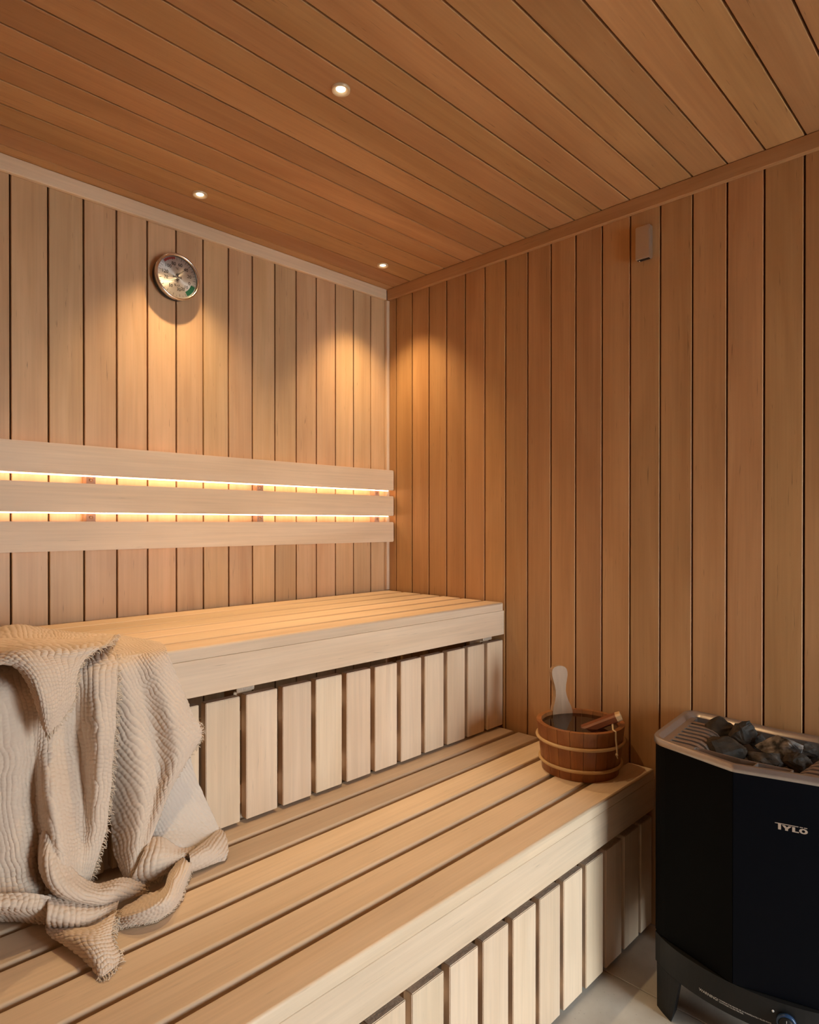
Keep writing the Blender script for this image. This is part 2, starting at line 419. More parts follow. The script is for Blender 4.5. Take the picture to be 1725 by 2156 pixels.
# ================================================================== THERMOMETER
TX, TZ = -0.858, 1.826
th = empty('thermometer', (TX, 0, TZ)); tag(th, 'round steel sauna thermometer with green and red zones on the back wall', 'thermometer')
steel = plain('polished_steel', (0.75, 0.72, 0.68), 0.16, metal=1.0)
blackp = plain('black_plastic', (0.015, 0.015, 0.016), 0.4)
bm = bmesh.new(); add_lathe(bm, [(0.0001, 0.0002), (0.060, 0.0002), (0.062, 0.004), (0.062, 0.026), (0.0001, 0.026)], 64, 'y')
put('case', bm, (TX, 0, TZ), th, blackp, True)
bm = bmesh.new(); add_lathe(bm, [(0.0585, 0.0335), (0.0600, 0.0365), (0.0630, 0.0380), (0.0655, 0.0365), (0.0662, 0.032), (0.0655, 0.024), (0.062, 0.022)], 72, 'y')
put('bezel', bm, (TX, 0, TZ), th, steel, True)
dial, nt, b = newmat('spun_metal_dial')
b.inputs['Base Color'].default_value = (0.45, 0.42, 0.40, 1); b.inputs['Metallic'].default_value = 0.7; b.inputs['Roughness'].default_value = 0.38
b.inputs['Anisotropic'].default_value = 0.85
tg = nt.nodes.new('ShaderNodeTangent'); tg.direction_type = 'RADIAL'; tg.axis = 'Y'
nt.links.new(tg.outputs[0], b.inputs['Tangent'])
bm = bmesh.new(); add_lathe(bm, [(0.0001, 0.0300), (0.0590, 0.0300)], 72, 'y')
dl = put('dial', bm, (TX, 0, TZ), th, dial)
ink = plain('black_dial_ink', (0.02, 0.018, 0.018), 0.5)
green = plain('green_dial_ink', (0.0, 0.055, 0.03), 0.4); red = plain('red_dial_ink', (0.24, 0.02, 0.014), 0.4)
def arc(a0, a1, r0, r1, h, n=18):
    bm = bmesh.new(); P = []
    for i in range(n + 1):
        a = R(a0 + (a1 - a0) * i / n)
        P.append((bm.verts.new((r0 * math.cos(a), -h, r0 * math.sin(a))), bm.verts.new((r1 * math.cos(a), -h, r1 * math.sin(a)))))
    for i in range(n): bm.faces.new((P[i][0], P[i][1], P[i + 1][1], P[i + 1][0]))
    bmesh.ops.recalc_face_normals(bm, faces=bm.faces[:]); return bm
put('green_zone', arc(-17, -57, 0.0435, 0.0565, 0.0303), (TX, 0, TZ), dl, green)
put('red_zone', arc(97, 136, 0.0500, 0.0565, 0.0303), (TX, 0, TZ), dl, red)
bm = bmesh.new()
def tick(bm, a, r0, r1, wd):
    a = R(a); c, s = math.cos(a), math.sin(a); h = 0.0306
    q = [(r0 * c - wd * s, -h, r0 * s + wd * c), (r1 * c - wd * s, -h, r1 * s + wd * c), (r1 * c + wd * s, -h, r1 * s - wd * c), (r0 * c + wd * s, -h, r0 * s - wd * c)]
    bm.faces.new([bm.verts.new(v) for v in q][::-1])
for T in range(0, 121, 5): tick(bm, -15 + T * 1.525, 0.0475 if T % 10 == 0 else 0.051, 0.0565, 0.0005 if T % 10 == 0 else 0.0003)
for H in range(0, 76, 5):
    if not -57 <= -19.5 - H * 2.1 <= -17: tick(bm, -19.5 - H * 2.1, 0.0485 if H % 10 == 0 else 0.0515, 0.0565, 0.0005 if H % 10 == 0 else 0.0003)
put('scale_marks', bm, (TX, 0, TZ), dl, ink)
def dial_text(s, a, r, size):
    me = text_mesh(s, size); o = put('numeral', me, (TX + r * math.cos(R(a)), -0.0306, TZ + r * math.sin(R(a))), dl, ink)
    o.rotation_euler = (math.pi / 2, 0, 0)
for T in range(0, 121, 20): dial_text(str(T), -15 + T * 1.525, 0.0375, 0.0135)
for H in (10, 20, 30, 50, 70): dial_text(str(H), -19.5 - H * 2.1, 0.0345, 0.0120)
dial_text('°C', 90, 0.024, 0.008); dial_text('% r.F.', -90, 0.024, 0.008); dial_text('SAUNA', 0, 0.0, 0.0085)
for zc, ang, ln in ((0.0075, 37, 0.040), (-0.0075, 190, 0.042)):
    a = R(ang); c, s = math.cos(a), math.sin(a); bm = bmesh.new(); h = 0.0325
    q = [(-0.006 * c - 0.001 * s, -0.006 * s + 0.001 * c), (-0.006 * c + 0.001 * s, -0.006 * s - 0.001 * c), (ln * c + 0.0003 * s, ln * s - 0.0003 * c), (ln * c - 0.0003 * s, ln * s + 0.0003 * c)]
    bm.faces.new([bm.verts.new((u, -h, v)) for u, v in q]); add_lathe(bm, [(0.0001, 0.0345), (0.0028, 0.0340), (0.0028, 0.0300)], 16, 'y')
    put('needle', bm, (TX, 0, TZ + zc), dl, ink)

# ================================================================== TEMPERATURE SENSOR BOX
p0 = at(1290 + 635 / 13.27, 440 + 530 / 13.27, 0, -0.020); p1 = at(1290 + 1040 / 13.27, 440 + 1340 / 13.27, 0, -0.020)
sy0, sy1, sz0, sz1 = p1[1], p0[1], at(1290 + 635 / 13.27, 440 + 1465 / 13.27, 0, -0.020)[2], p0[2]
se = empty('temperature_sensor', (0, (sy0 + sy1) / 2, (sz0 + sz1) / 2)); tag(se, 'small satin metal sensor box high on the right wall', 'sensor')
white = plain('satin_aluminium', (0.62, 0.56, 0.50), 0.35, metal=0.85, noise=0.02)
box('cover', -0.020, -0.0003, sy0, sy1, sz0 + 0.002, sz1, (white,), se, 0.002, None, 2)
box('vent_slot', -0.0165, -0.006, sy0 + 0.004, sy1 - 0.004, sz0 + 0.0006, sz0 + 0.0019, (blackp,), se, 0)
bm = bmesh.new(); add_lathe(bm, [(0.0001, -0.002), (0.002, -0.0015), (0.002, 0.0)], 12)
put('probe_tip', bm, (-0.011, sy1 - 0.008, sz0 + 0.0008), se, steel, True)

# ================================================================== BUCKET AND LADLE
BXc, BYc, BZ = -0.142, -0.911, 0.4552
RB, RT, BH = 0.1005, 0.1160, 0.129
bk = empty('water_bucket', (BXc, BYc, BZ)); tag(bk, 'round red-brown wooden water bucket with two pale hoops on the lower bench', 'bucket')
cedar = wood('red_brown_stave_wood', 2, (0.40, 0.155, 0.048), (0.27, 0.092, 0.026), 0.36, var=0.10, dash=0.3)
NS = 19; TH = 0.013; HDIR = R(60.0); HHALF = 0.275
def stave(a0, a1, top):
    bm = bmesh.new(); n = 4; rows = []
    for zz in (0.0, top):
        f = zz / BH; ro = RB + (RT - RB) * f
        rows.append([[bm.verts.new((r * math.cos(a0 + (a1 - a0) * i / n), r * math.sin(a0 + (a1 - a0) * i / n), zz)) for i in range(n + 1)] for r in (ro, ro - TH)])
    (bo, bi), (to, ti) = rows
    for i in range(n):
        bm.faces.new((bo[i], bo[i + 1], to[i + 1], to[i])); bm.faces.new((bi[i + 1], bi[i], ti[i], ti[i + 1]))
        bm.faces.new((to[i], to[i + 1], ti[i + 1], ti[i])); bm.faces.new((bo[i + 1], bo[i], bi[i], bi[i + 1]))
    for i, s in ((0, 1), (n, -1)):
        q = (bo[i], to[i], ti[i], bi[i]); bm.faces.new(q if s > 0 else q[::-1])
    bmesh.ops.recalc_face_normals(bm, faces=bm.faces[:])
    return bm
step = (2 * math.pi - 2 * HHALF) / NS
for k in range(NS):
    a0 = HDIR + HHALF + k * step + 0.004; a1 = a0 + step - 0.008
    put('stave', stave(a0, a1, BH), (BXc, BYc, BZ), bk, cedar, False)
# tall handle stave: profile (half width, height), curved section following the wall at its foot
hb = wood('worn_handle_wood', 2, (0.44, 0.28, 0.165), (0.30, 0.165, 0.085), 0.5, var=0.03)
prof = [(0.0312, 0.0), (0.0312, 0.10), (0.0310, 0.126), (0.0285, 0.138), (0.0225, 0.152), (0.0175, 0.168), (0.0160, 0.182), (0.0178, 0.197), (0.0215, 0.212), (0.0245, 0.225), (0.0248, 0.235), (0.0222, 0.2435), (0.0165, 0.2490), (0.0085, 0.2518), (0.002, 0.2525)]
bm = bmesh.new(); rad = Vector((math.cos(HDIR), math.sin(HDIR), 0)); tan = Vector((-math.sin(HDIR), math.cos(HDIR), 0))
rows = []
for hw, zz in prof:
    ro = RB + (RT - RB) * zz / BH; row = []
    hw = hw * (ro / RT if zz < 0.12 else 1)
    cv = lambda q: (RT - math.sqrt(max(0, RT * RT - (hw * q) ** 2))) if zz < 0.13 else (RT - math.sqrt(RT * RT - (0.031 * q) ** 2)) * max(0, 1 - (zz - 0.13) / 0.05)
    for side, rr in ((0, ro - 0.001), (1, ro - 0.0165)):
        row.append([bm.verts.new(rad * (rr - cv(q)) + tan * (hw * q) + Vector((0, 0, zz))) for q in (-1, -0.5, 0, 0.5, 1)])
    rows.append(row)
for i in range(len(rows) - 1):
    a, b_ = rows[i], rows[i + 1]
    for q in range(4):
        bm.faces.new((a[0][q], a[0][q + 1], b_[0][q + 1], b_[0][q])); bm.faces.new((a[1][q + 1], a[1][q], b_[1][q], b_[1][q + 1]))
    for q in (0, 4): bm.faces.new((a[0][q], b_[0][q], b_[1][q], a[1][q]))
bm.faces.new(rows[0][0] + rows[0][1][::-1]); bm.faces.new(rows[-1][0] + rows[-1][1][::-1])
bmesh.ops.recalc_face_normals(bm, faces=bm.faces[:])
ho = put('handle_stave', bm, (BXc, BYc, BZ), bk, hb); ho['label'] = 'tall pale stave shaped into a rounded handle'
md = ho.modifiers.new('bevel', 'BEVEL'); md.width = 0.004; md.segments = 3; md.limit_method = 'ANGLE'; md.angle_limit = R(40)
bm = bmesh.new(); add_lathe(bm, [(0.0001, 0.010), (RB - TH - 0.0005, 0.010)], 40); put('bucket_bottom', bm, (BXc, BYc, BZ), bk, cedar)
rattan = plain('pale_rattan', (0.62, 0.40, 0.19), 0.45, noise=0.18, scale=40)
for zz in (0.028, 0.087):
    ro = RB + (RT - RB) * zz / BH + 0.0030
    bm = bmesh.new(); add_tube(bm, [(ro * math.cos(2 * math.pi * k / 72), ro * math.sin(2 * math.pi * k / 72), zz + 0.0015 * math.sin(2 * math.pi * k / 72)) for k in range(72)], 0.0044, 10, True)
    put('hoop', bm, (BXc, BYc, BZ), bk, rattan, True)
water, nt, b = newmat('still_water')
N = nt.nodes.new; L = nt.links.new
tr = N('ShaderNodeBsdfTransparent'); tr.inputs[0].default_value = (0.55, 0.47, 0.40, 1)
gl = N('ShaderNodeBsdfGlossy'); gl.inputs['Roughness'].default_value = 0.04
fr_ = N('ShaderNodeFresnel'); fr_.inputs[0].default_value = 1.8
ms = N('ShaderNodeMixShader'); L(fr_.outputs[0], ms.inputs[0]); L(tr.outputs[0], ms.inputs[1]); L(gl.outputs[0], ms.inputs[2])
L(ms.outputs[0], nt.nodes['Material Output'].inputs[0])
wz = 0.119; bm = bmesh.new(); add_lathe(bm, [(0.0001, wz), (RB + (RT - RB) * wz / BH - TH - 0.0004, wz)], 48)
wo = put('water', bm, (BXc, BYc, BZ), bk, water); wo['label'] = 'still grey water'

ladw = wood('dark_ladle_wood', 0, (0.27, 0.085, 0.03), (0.20, 0.058, 0.02), 0.4, var=0.02)
lad_end = wood('pale_ladle_tip', 0, (0.78, 0.52, 0.28), (0.70, 0.44, 0.22), 0.5, var=0.02)
tip = Vector(at(1307, 1507, 2, BZ + BH + 0.026)); low = Vector(at(1236, 1534, 2, BZ + 0.114))
low = tip + (low - tip) * 1.12
la = empty('ladle', tip); tag(la, 'red-brown wooden ladle with a pale handle end leaning in the bucket', 'ladle')
def bar(p, q, w0, w1, t0, t1, n=6):
    """flat tapered handle from p to q"""
    d = (q - p).normalized(); sd = d.cross(Vector((0, 0, 1))).normalized(); up_ = sd.cross(d)
    bm = bmesh.new(); rows = []
    for i in range(n + 1):
        f = i / n; c = p.lerp(q, f); wd = w0 + (w1 - w0) * f; tk = t0 + (t1 - t0) * f
        rows.append([bm.verts.new(c + sd * (a * wd) + up_ * (b_ * tk)) for a, b_ in ((-1, -.6), (-.7, -1), (.7, -1), (1, -.6), (1, .6), (.7, 1), (-.7, 1), (-1, .6))])
    for i in range(n):
        for k in range(8): bm.faces.new((rows[i][k], rows[i][(k + 1) % 8], rows[i + 1][(k + 1) % 8], rows[i + 1][k]))
    bm.faces.new(rows[0][::-1]); bm.faces.new(rows[-1]); bmesh.ops.recalc_face_normals(bm, faces=bm.faces[:])
    for v in bm.verts: v.co -= tip
    return bm
dirv = (low - tip).normalized()
cut = tip + dirv * 0.012
put('handle', bar(cut, low, 0.0165, 0.0190, 0.0105, 0.0110), tip, la, ladw)
h2 = put('handle_end', bar(tip - dirv * 0.001, cut, 0.0150, 0.0165, 0.0095, 0.0105, 2), tip, la, lad_end); h2['label'] = 'pale bare-wood handle end'
bm = bmesh.new()
add_lathe(bm, [(0.0001, -0.022), (0.018, -0.021), (0.029, -0.012), (0.0335, 0.004), (0.0300, 0.004), (0.026, -0.010), (0.016, -0.017), (0.0001, -0.018)], 28)
put('ladle_bowl', bm, Vector((BXc - 0.030, BYc - 0.022, BZ + 0.075)), la, ladw, True)
put('neck', bar(low - dirv * 0.01, Vector((BXc - 0.030, BYc - 0.030, BZ + 0.078)), 0.012, 0.008, 0.007, 0.006), tip, la, ladw)
cordm = plain('pale_leather_cord', (0.72, 0.55, 0.33), 0.6)
hk = tip + dirv * 0.024
rimp = Vector(at(1291, 1540, 2, BZ + BH)); od = Vector((rimp.x - BXc, rimp.y - BYc, 0)).normalized()
ed = Vector((BXc, BYc, BZ + BH)) + od * (RT + 0.0030)
pts = [hk + Vector((0, 0, -0.008)), Vector((BXc, BYc, BZ + BH + 0.0035)) + od * (RT - 0.006), ed + Vector((0, 0, 0.001)), ed + od * 0.0005 + Vector((0, 0, -0.020)), ed + od * 0.0035 + Vector((0, 0, -0.040)), ed + od * 0.0045 + Vector((0, 0, -0.056)), ed + od * 0.0035 + Vector((0.001, 0, -0.062))]
bm = bmesh.new()
sm = []
for i in range(len(pts) - 1):
    for q in range(4): sm.append(pts[i].lerp(pts[i + 1], q / 4))
sm.append(pts[-1])
add_tube(bm, [p - tip for p in sm], 0.0013, 6)
add_tube(bm, [p + Vector((0.0016, -0.0012, 0)) - tip for p in sm[:-2]], 0.0012, 6)
kn = pts[-2] - tip
add_tube(bm, [kn + Vector((math.cos(a) * 0.0022, math.sin(a) * 0.0022, 0.002 * math.sin(2 * a))) for a in [2 * math.pi * k / 12 for k in range(12)]], 0.0017, 6, True)
add_tube(bm, [kn, kn + Vector((0.002, 0.0, -0.006)), kn + Vector((0.0035, -0.0005, -0.011))], 0.0011, 6)
put('cord', bm, tip, la, cordm, True)['label'] = 'knotted pale leather hanging cord'

# ================================================================== HEATER
HC = -1.365                                     # middle of the heater along the wall
RZ = 0.637                                      # top of the rim
def mir(pts): return pts + [(x, 2 * HC - y) for x, y in reversed(pts) if abs(y - HC) > 1e-6]
def rounded(poly, rad, n=5):
    """round the corners of a closed polygon; rad per corner"""
    out = []; N_ = len(poly)
    for i in range(N_):
        p = Vector(poly[i]); a = Vector(poly[i - 1]); c = Vector(poly[(i + 1) % N_]); r = rad[i]
        if r <= 0: out.append(tuple(p)); continue
        d0 = (a - p).normalized(); d1 = (c - p).normalized()
        A, B = p + d0 * r, p + d1 * r
        for k in range(n + 1):
            t = k / n; out.append(tuple((A * (1 - t) + p * t) * (1 - t) + (p * (1 - t) + B * t) * t))
    return out
half = [(-0.028, HC), (-0.008, -1.146), (-0.288, -1.170), (-0.343, HC)]
full = half[:3] + [half[3]] + [(x, 2 * HC - y) for x, y in (half[2], half[1])]
radii = [0, 0.04, 0.04, 0.004, 0.04, 0.04]
def outline(off=0.0, n=5):
    """heater plan, shrunk by off; counter-clockwise"""
    cx, cy_ = -0.17, HC
    pts = []
    N_ = len(full)
    # offset polygon inward
    vs_ = [Vector(p) for p in full]
    res = []
    for i in range(N_):
        p, a, c = vs_[i], vs_[i - 1], vs_[(i + 1) % N_]
        e0 = (p - a).normalized(); e1 = (c - p).normalized()
        n0 = Vector((-e0.y, e0.x)); n1 = Vector((-e1.y, e1.x))
        if (Vector((cx, cy_)) - p).dot(n0) < 0: n0 = -n0
        if (Vector((cx, cy_)) - p).dot(n1) < 0: n1 = -n1
        bs = (n0 + n1); bs = bs / max(1e-6, bs.length_squared) * 2
        res.append(tuple(p + bs * off))
    rr = rounded(res, [max(0.0, r - off) if r > 0.01 else r for r in radii], n)
    ar = sum(rr[i - 1][0] * rr[i][1] - rr[i][0] * rr[i - 1][1] for i in range(len(rr)))
    return rr if ar > 0 else rr[::-1]
he = empty('sauna_heater', (-0.17, HC, FLOOR)); tag(he, 'black floor-standing sauna heater filled with stones beside the lower bench', 'heater')
hblack = plain('black_enamel', (0.0018, 0.0018, 0.002), 0.55, noise=0.1, scale=300, spec=0.05)
hglass = plain('blue_black_panel', (0.0022, 0.0026, 0.0045), 0.5, noise=0.15, scale=300, spec=0.07)
hbase = plain('charcoal_base', (0.009, 0.0085, 0.0085), 0.5, noise=0.1, spec=0.3)
hmetal = plain('grey_brown_cast_metal', (0.42, 0.36, 0.32), 0.30, metal=0.75, noise=0.06, scale=120)
SEAM = 0.196
# housing: the shell below the rim
bm = bmesh.new(); o1 = outline(0.004); o2 = outline(0.012)
zs_ = [(o1, SEAM), (o1, RZ - 0.012)]
add_prism(bm, o1, SEAM, RZ - 0.012, top=False)
put('housing', bm, (0, 0, 0), he, hblack)
# two front panels, slightly proud of the housing
def panel(p, q, z0, z1, th, mat, name, label):
    p, q = Vector(p), Vector(q); d = (q - p).normalized(); nrm = Vector((d.y, -d.x))
    if nrm.x > 0: nrm = -nrm
    bm = bmesh.new(); add_prism(bm, [tuple(p), tuple(q), tuple(q + nrm * th), tuple(p + nrm * th)], z0, z1)
    bmesh.ops.recalc_face_normals(bm, faces=bm.faces[:])
    o = put(name, bm, (0, 0, 0), he, mat); o['label'] = label; return o
fr_l = Vector((-0.2880 + 0.004 - 0.0105, -1.170 - 0.042)); ridge = Vector((-0.3388, HC)); fr_r = Vector((fr_l.x, 2 * HC - fr_l.y))
panel(fr_l, ridge, SEAM + 0.001, RZ - 0.013, 0.0022, hblack, 'front_panel', 'black front panel nearest the bench')
fp = panel(ridge, fr_r, SEAM + 0.001, RZ - 0.013, 0.0022, hglass, 'front_panel', 'blue-black front panel with the logo')
# rim: profile swept along offset outlines
bm = bmesh.new(); prof = [(0.002, -0.016), (0.0, -0.013), (0.0, -0.004), (0.0025, 0.0), (0.0105, 0.0), (0.0125, -0.0012), (0.0185, -0.0085), (0.020, -0.011)]
rings = []
for off, dz in prof:
    rings.append([bm.verts.new((x_, y_, RZ + dz)) for x_, y_ in outline(off)])
n_ = len(rings[0])
for i in range(len(rings) - 1):
    for k in range(n_): bm.faces.new((rings[i][k], rings[i][(k + 1) % n_], rings[i + 1][(k + 1) % n_], rings[i + 1][k]))
bmesh.ops.recalc_face_normals(bm, faces=bm.faces[:])
rim = put('top_rim', bm, (0, 0, 0), he, hmetal, True); rim['label'] = 'grey-brown metal top rim'
md = rim.modifiers.new('e', 'EDGE_SPLIT'); md.split_angle = R(50)
# stone basin: walls and floor inside the rim
bm = bmesh.new(); ob = outline(0.020); a = [bm.verts.new((x_, y_, RZ - 0.011)) for x_, y_ in ob]; b_ = [bm.verts.new((x_, y_, RZ - 0.064)) for x_, y_ in ob]
for k in range(len(a)): bm.faces.new((a[k], b_[k], b_[(k + 1) % len(a)], a[(k + 1) % len(a)]))
bm.faces.new(b_)
dkm = plain('dark_basin_metal', (0.16, 0.13, 0.11), 0.45, metal=0.6)
put('stone_basin', bm, (0, 0, 0), he, hmetal)
# grate bars at both ends: flat, then curving down to the stones
for sgn in (1, -1):
    for k in range(8):
        xb = -0.262 + k * 0.0262; bm = bmesh.new()
        path = [(0.022, -0.011), (0.065, -0.011), (0.078, -0.0125), (0.090, -0.018), (0.099, -0.028), (0.105, -0.042), (0.107, -0.06)]
        rows = []
        ystart = 0.004 if k > 5 else 0.0
        for (dy, dz) in path:
            yy = (HC - (HC + 1.146) * 1.0)  # unused base
            Y = HC + sgn * (0.219 - (dy + 0.012 + (0.026 * (-xb - 0.02) / 0.27)))
            rows.append([bm.verts.new((xb + a_ * 0.0066, Y, RZ + dz - b2 * 0.006)) for a_, b2 in ((-1, 0.15), (-0.8, 0), (0.8, 0), (1, 0.15), (1, 1), (-1, 1))])
        for i in range(len(rows) - 1):
            for q in range(6): bm.faces.new((rows[i][q], rows[i][(q + 1) % 6], rows[i + 1][(q + 1) % 6], rows[i + 1][q]))
        bm.faces.new(rows[0][::-1]); bm.faces.new(rows[-1]); bmesh.ops.recalc_face_normals(bm, faces=bm.faces[:])
        put('grate_bar', bm, (0, 0, 0), he, hmetal)
    # plate behind the bar ends
    bm = bmesh.new(); Y0 = HC + sgn * 0.194
    add_prism(bm, [(-0.268, min(Y0, Y0 - sgn * 0.022)), (-0.055, min(Y0, Y0 + sgn * 0.004)), (-0.055, max(Y0, Y0 + sgn * 0.004)), (-0.268, max(Y0, Y0 - sgn * 0.022))] if False else
              [(-0.288, HC + sgn * 0.158), (-0.040, HC + sgn * 0.182), (-0.040, HC + sgn * 0.200), (-0.275, HC + sgn * 0.178)], RZ - 0.014, RZ - 0.0108)
    bmesh.ops.recalc_face_normals(bm, faces=bm.faces[:]); put('end_plate', bm, (0, 0, 0), he, hmetal)
# water trough at the front: inner wall, ends and divider
bm = bmesh.new()
def wall2(p, q, z0, z1, th=0.0024):
    p, q = Vector(p), Vector(q); d = (q - p).normalized(); nn = Vector((-d.y, d.x)) * th / 2
    add_prism(bm, [tuple(p - nn), tuple(q - nn), tuple(q + nn), tuple(p + nn)], z0, z1)
tl, tm, tr_ = (-0.287, -1.272), (-0.296, HC), (-0.287, 2 * HC + 1.272)
wall2(tl, tm, RZ - 0.05, RZ - 0.0012); wall2(tm, tr_, RZ - 0.05, RZ - 0.0012)
for e, o_ in ((tl, -0.312), (tr_, -0.312), ((-0.2945, -1.397), -0.320)): wall2(e, (o_, e[1]), RZ - 0.05, RZ - 0.0012)
wall2((-0.3, -1.272), (-0.316, HC), RZ - 0.034, RZ - 0.030, 0.02); wall2((-0.316, HC), (-0.3, 2 * HC + 1.272), RZ - 0.034, RZ - 0.030, 0.02)
bmesh.ops.recalc_face_normals(bm, faces=bm.faces[:]); put('water_trough', bm, (0, 0, 0), he, hmetal)
# base band and legs
BAND0 = 0.130
fl0 = Vector((-0.270, -1.182)); 
def base_curve(s):
    """plan position on the curved base front; s = distance along it from its left end"""
    f = s / 0.376; yy = -1.182 + (2 * HC + 2 * 1.182) * f
    t = (yy - HC) / 0.183
    return Vector((-0.338 + 0.046 * t * t + 0.010 * t ** 6, yy))
def band_outline(inset=0.0):
    pts = [base_curve(0.376 * k / 24) for k in range(25)]
    pts = [(p.x + inset, p.y) for p in pts] + [(-0.03, 2 * HC + 1.165), (-0.03, -1.165)]
    return pts
bm = bmesh.new(); add_prism(bm, band_outline(), BAND0, SEAM - 0.001); bmesh.ops.recalc_face_normals(bm, faces=bm.faces[:])
base = put('base', bm, (0, 0, 0), he, hbase)
for sg in (1, -1):
    for back in (0, 1):
        bm = bmesh.new()
        if not back:
            topo = [base_curve(0.005 + 0.066 * k / 6) for k in range(7)]; bot = [base_curve(0.003 + 0.044 * k / 6) for k in range(7)]
            topo = [(p.x, p.y) for p in topo] + [(-0.245, -1.235), (-0.225, -1.178)]
            bot = [(p.x + 0.004, p.y) for p in bot] + [(-0.262, -1.222), (-0.250, -1.182)]
        else:
            topo = [(-0.085, -1.170), (-0.085, -1.215), (-0.035, -1.215), (-0.035, -1.170)]; bot = [(-0.080, -1.172), (-0.080, -1.205), (-0.04, -1.205), (-0.04, -1.172)]
        if sg < 0:
            topo = [(x_, 2 * HC - y_) for x_, y_ in topo]; bot = [(x_, 2 * HC - y_) for x_, y_ in bot]
        A = [bm.verts.new((x_, y_, BAND0 - 0.0005)) for x_, y_ in topo]; B_ = [bm.verts.new((x_, y_, FLOOR)) for x_, y_ in bot]
        for k in range(len(A)): bm.faces.new((A[k], A[(k + 1) % len(A)], B_[(k + 1) % len(A)], B_[k]))
        bm.faces.new(A); bm.faces.new(B_[::-1]); bmesh.ops.recalc_face_normals(bm, faces=bm.faces[:])
        put('leg', bm, (0, 0, 0), he, hbase)
# printed warning, wrapped on the curved base
tw = plain('white_print', (0.75, 0.74, 0.72), 0.6)
def wrap_text(s, size, s0, z, name, spacing=1.0):
    me = text_mesh(s, size, 'LEFT', 0.0, spacing); last = 0
    for v in me.vertices:
        x_, y_ = v.co.x, v.co.y; last = max(last, x_)
        p = base_curve(s0 + x_); p2 = base_curve(s0 + x_ + 0.002); d = (p2 - p).normalized(); nn = Vector((d.y, -d.x))
        if nn.x > 0: nn = -nn
        q = p + nn * 0.0006; v.co = (q.x, q.y, z + y_)
    put(name, me, (0, 0, 0), base, tw); return last
S0 = 0.118
ln = wrap_text('WARNING!', 0.0080, S0, 0.147, 'warning_text')
wrap_text('COVERING THE HEATER OR AN INADEQUATELY FILLED ROCK', 0.0036, S0 + ln + 0.002, 0.1490, 'warning_text', 0.95)
wrap_text('CONTAINER CAUSES FIRE RISK.', 0.0036, S0 + ln + 0.002, 0.1450, 'warning_text', 0.95)
# control knob and indicator
kp = Vector(at(1666, 2149, 0, -0.325)); ks = -1.182 - kp[1]
bc = base_curve(ks); bc2 = base_curve(ks + 0.003); dd = (bc2 - bc).normalized(); nn = Vector((dd.y, -dd.x)); nn = -nn if nn.x > 0 else nn
bm = bmesh.new(); add_lathe(bm, [(0.0001, 0.016), (0.0115, 0.0155), (0.0125, 0.0145), (0.0135, 0.002)], 32)
knob = put('knob', bm, (bc.x + nn.x * 0.001, bc.y + nn.y * 0.001, kp[2] - 0.004), he, hbase, True)
knob.rotation_euler = Vector((nn.x, nn.y, 0)).to_track_quat('Z', 'Y').to_euler()
bluep = plain('blue_clear_plastic', (0.02, 0.045, 0.10), 0.2, spec=0.4)
bm = bmesh.new(); add_lathe(bm, [(0.0135, 0.001), (0.0165, 0.001), (0.0175, 0.006), (0.0165, 0.010), (0.0138, 0.0105)], 36)
kr = put('knob_ring', bm, knob.location + he.location, knob, bluep, True); kr.parent = knob; kr.location = (0, 0, 0); kr['label'] = 'glossy blue knob ring'
bm = bmesh.new(); add_box(bm, -0.0004, 0.0004, 0.006, 0.0105, 0.0155, 0.0161)
kk = put('pointer_mark', bm, (0, 0, 0), None, tw); kk.parent = knob; kk.location = (0, 0, 0)
ip = Vector(at(1637, 2132, 0, -0.330)); q = base_curve(-1.182 - ip[1])
bm = bmesh.new(); add_lathe(bm, [(0.0001, 0.001), (0.002, 0.0008), (0.0024, 0.0)], 16)
io = put('indicator_dot', bm, (q.x - 0.0004, q.y, ip[2]), he, tw, True); io.rotation_euler = knob.rotation_euler
# logo letters on the right front panel
gold = plain('champagne_metal_letters', (0.62, 0.50, 0.40), 0.35, metal=0.5)
d2 = (fr_r - ridge).normalized(); n2_ = Vector((d2.y, -d2.x)); n2_ = -n2_ if n2_.x > 0 else n2_
def on_panel(s, z, h=0.0026):
    p = ridge + d2 * s + n2_ * h; return Vector((p.x, p.y, z))
lg_tl = at(1632, 1730.5, 0, -0.325)
def s_of(u, v):
    # intersect the ray with the panel plane
    d = _fw + _rt * (u - 862.5) / FPX - _up * (v - CYPX) / FPX
    o = Vector((ridge.x + n2_.x * 0.0026, ridge.y + n2_.y * 0.0026))
    nn_ = n2_; t = ((o.x - _C[0]) * nn_.x + (o.y - _C[1]) * nn_.y) / (d[0] * nn_.x + d[1] * nn_.y)
    P = _C + d * t
    return (Vector((P[0], P[1])) - o).dot(d2), P[2]
sL, zT = s_of(1632, 1731); sR, _z = s_of(1701.5, 1752); _s, zB = s_of(1640, 1744.5)
W_, H_ = sR - sL, (zT - zB) * 1.12
def lp(pts): return [on_panel(sL + a * W_, zT - H_ + b2 * H_) for a, b2 in pts]
polys = {
 't': [[(0, .89), (0, 1), (.72, 1), (.72, .89)], [(.10, 0), (.10, .89), (.19, .89), (.19, 0)]],
 'y': [[(.215, .78), (.315, .78), (.385, .44), (.315, .30)], [(.515, .78), (.405, .30), (.345, .44), (.425, .78)], [(.315, 0), (.315, .44), (.405, .44), (.405, 0)]],
 'l': [[(.53, 0), (.53, .78), (.62, .78), (.62, 0)], [(.62, 0), (.62, .16), (.735, .16), (.735, 0)]],
 'umlaut': [[(.755, .89), (.755, 1), (.855, 1), (.855, .89)], [(.885, .89), (.885, 1), (.985, 1), (.985, .89)]]}
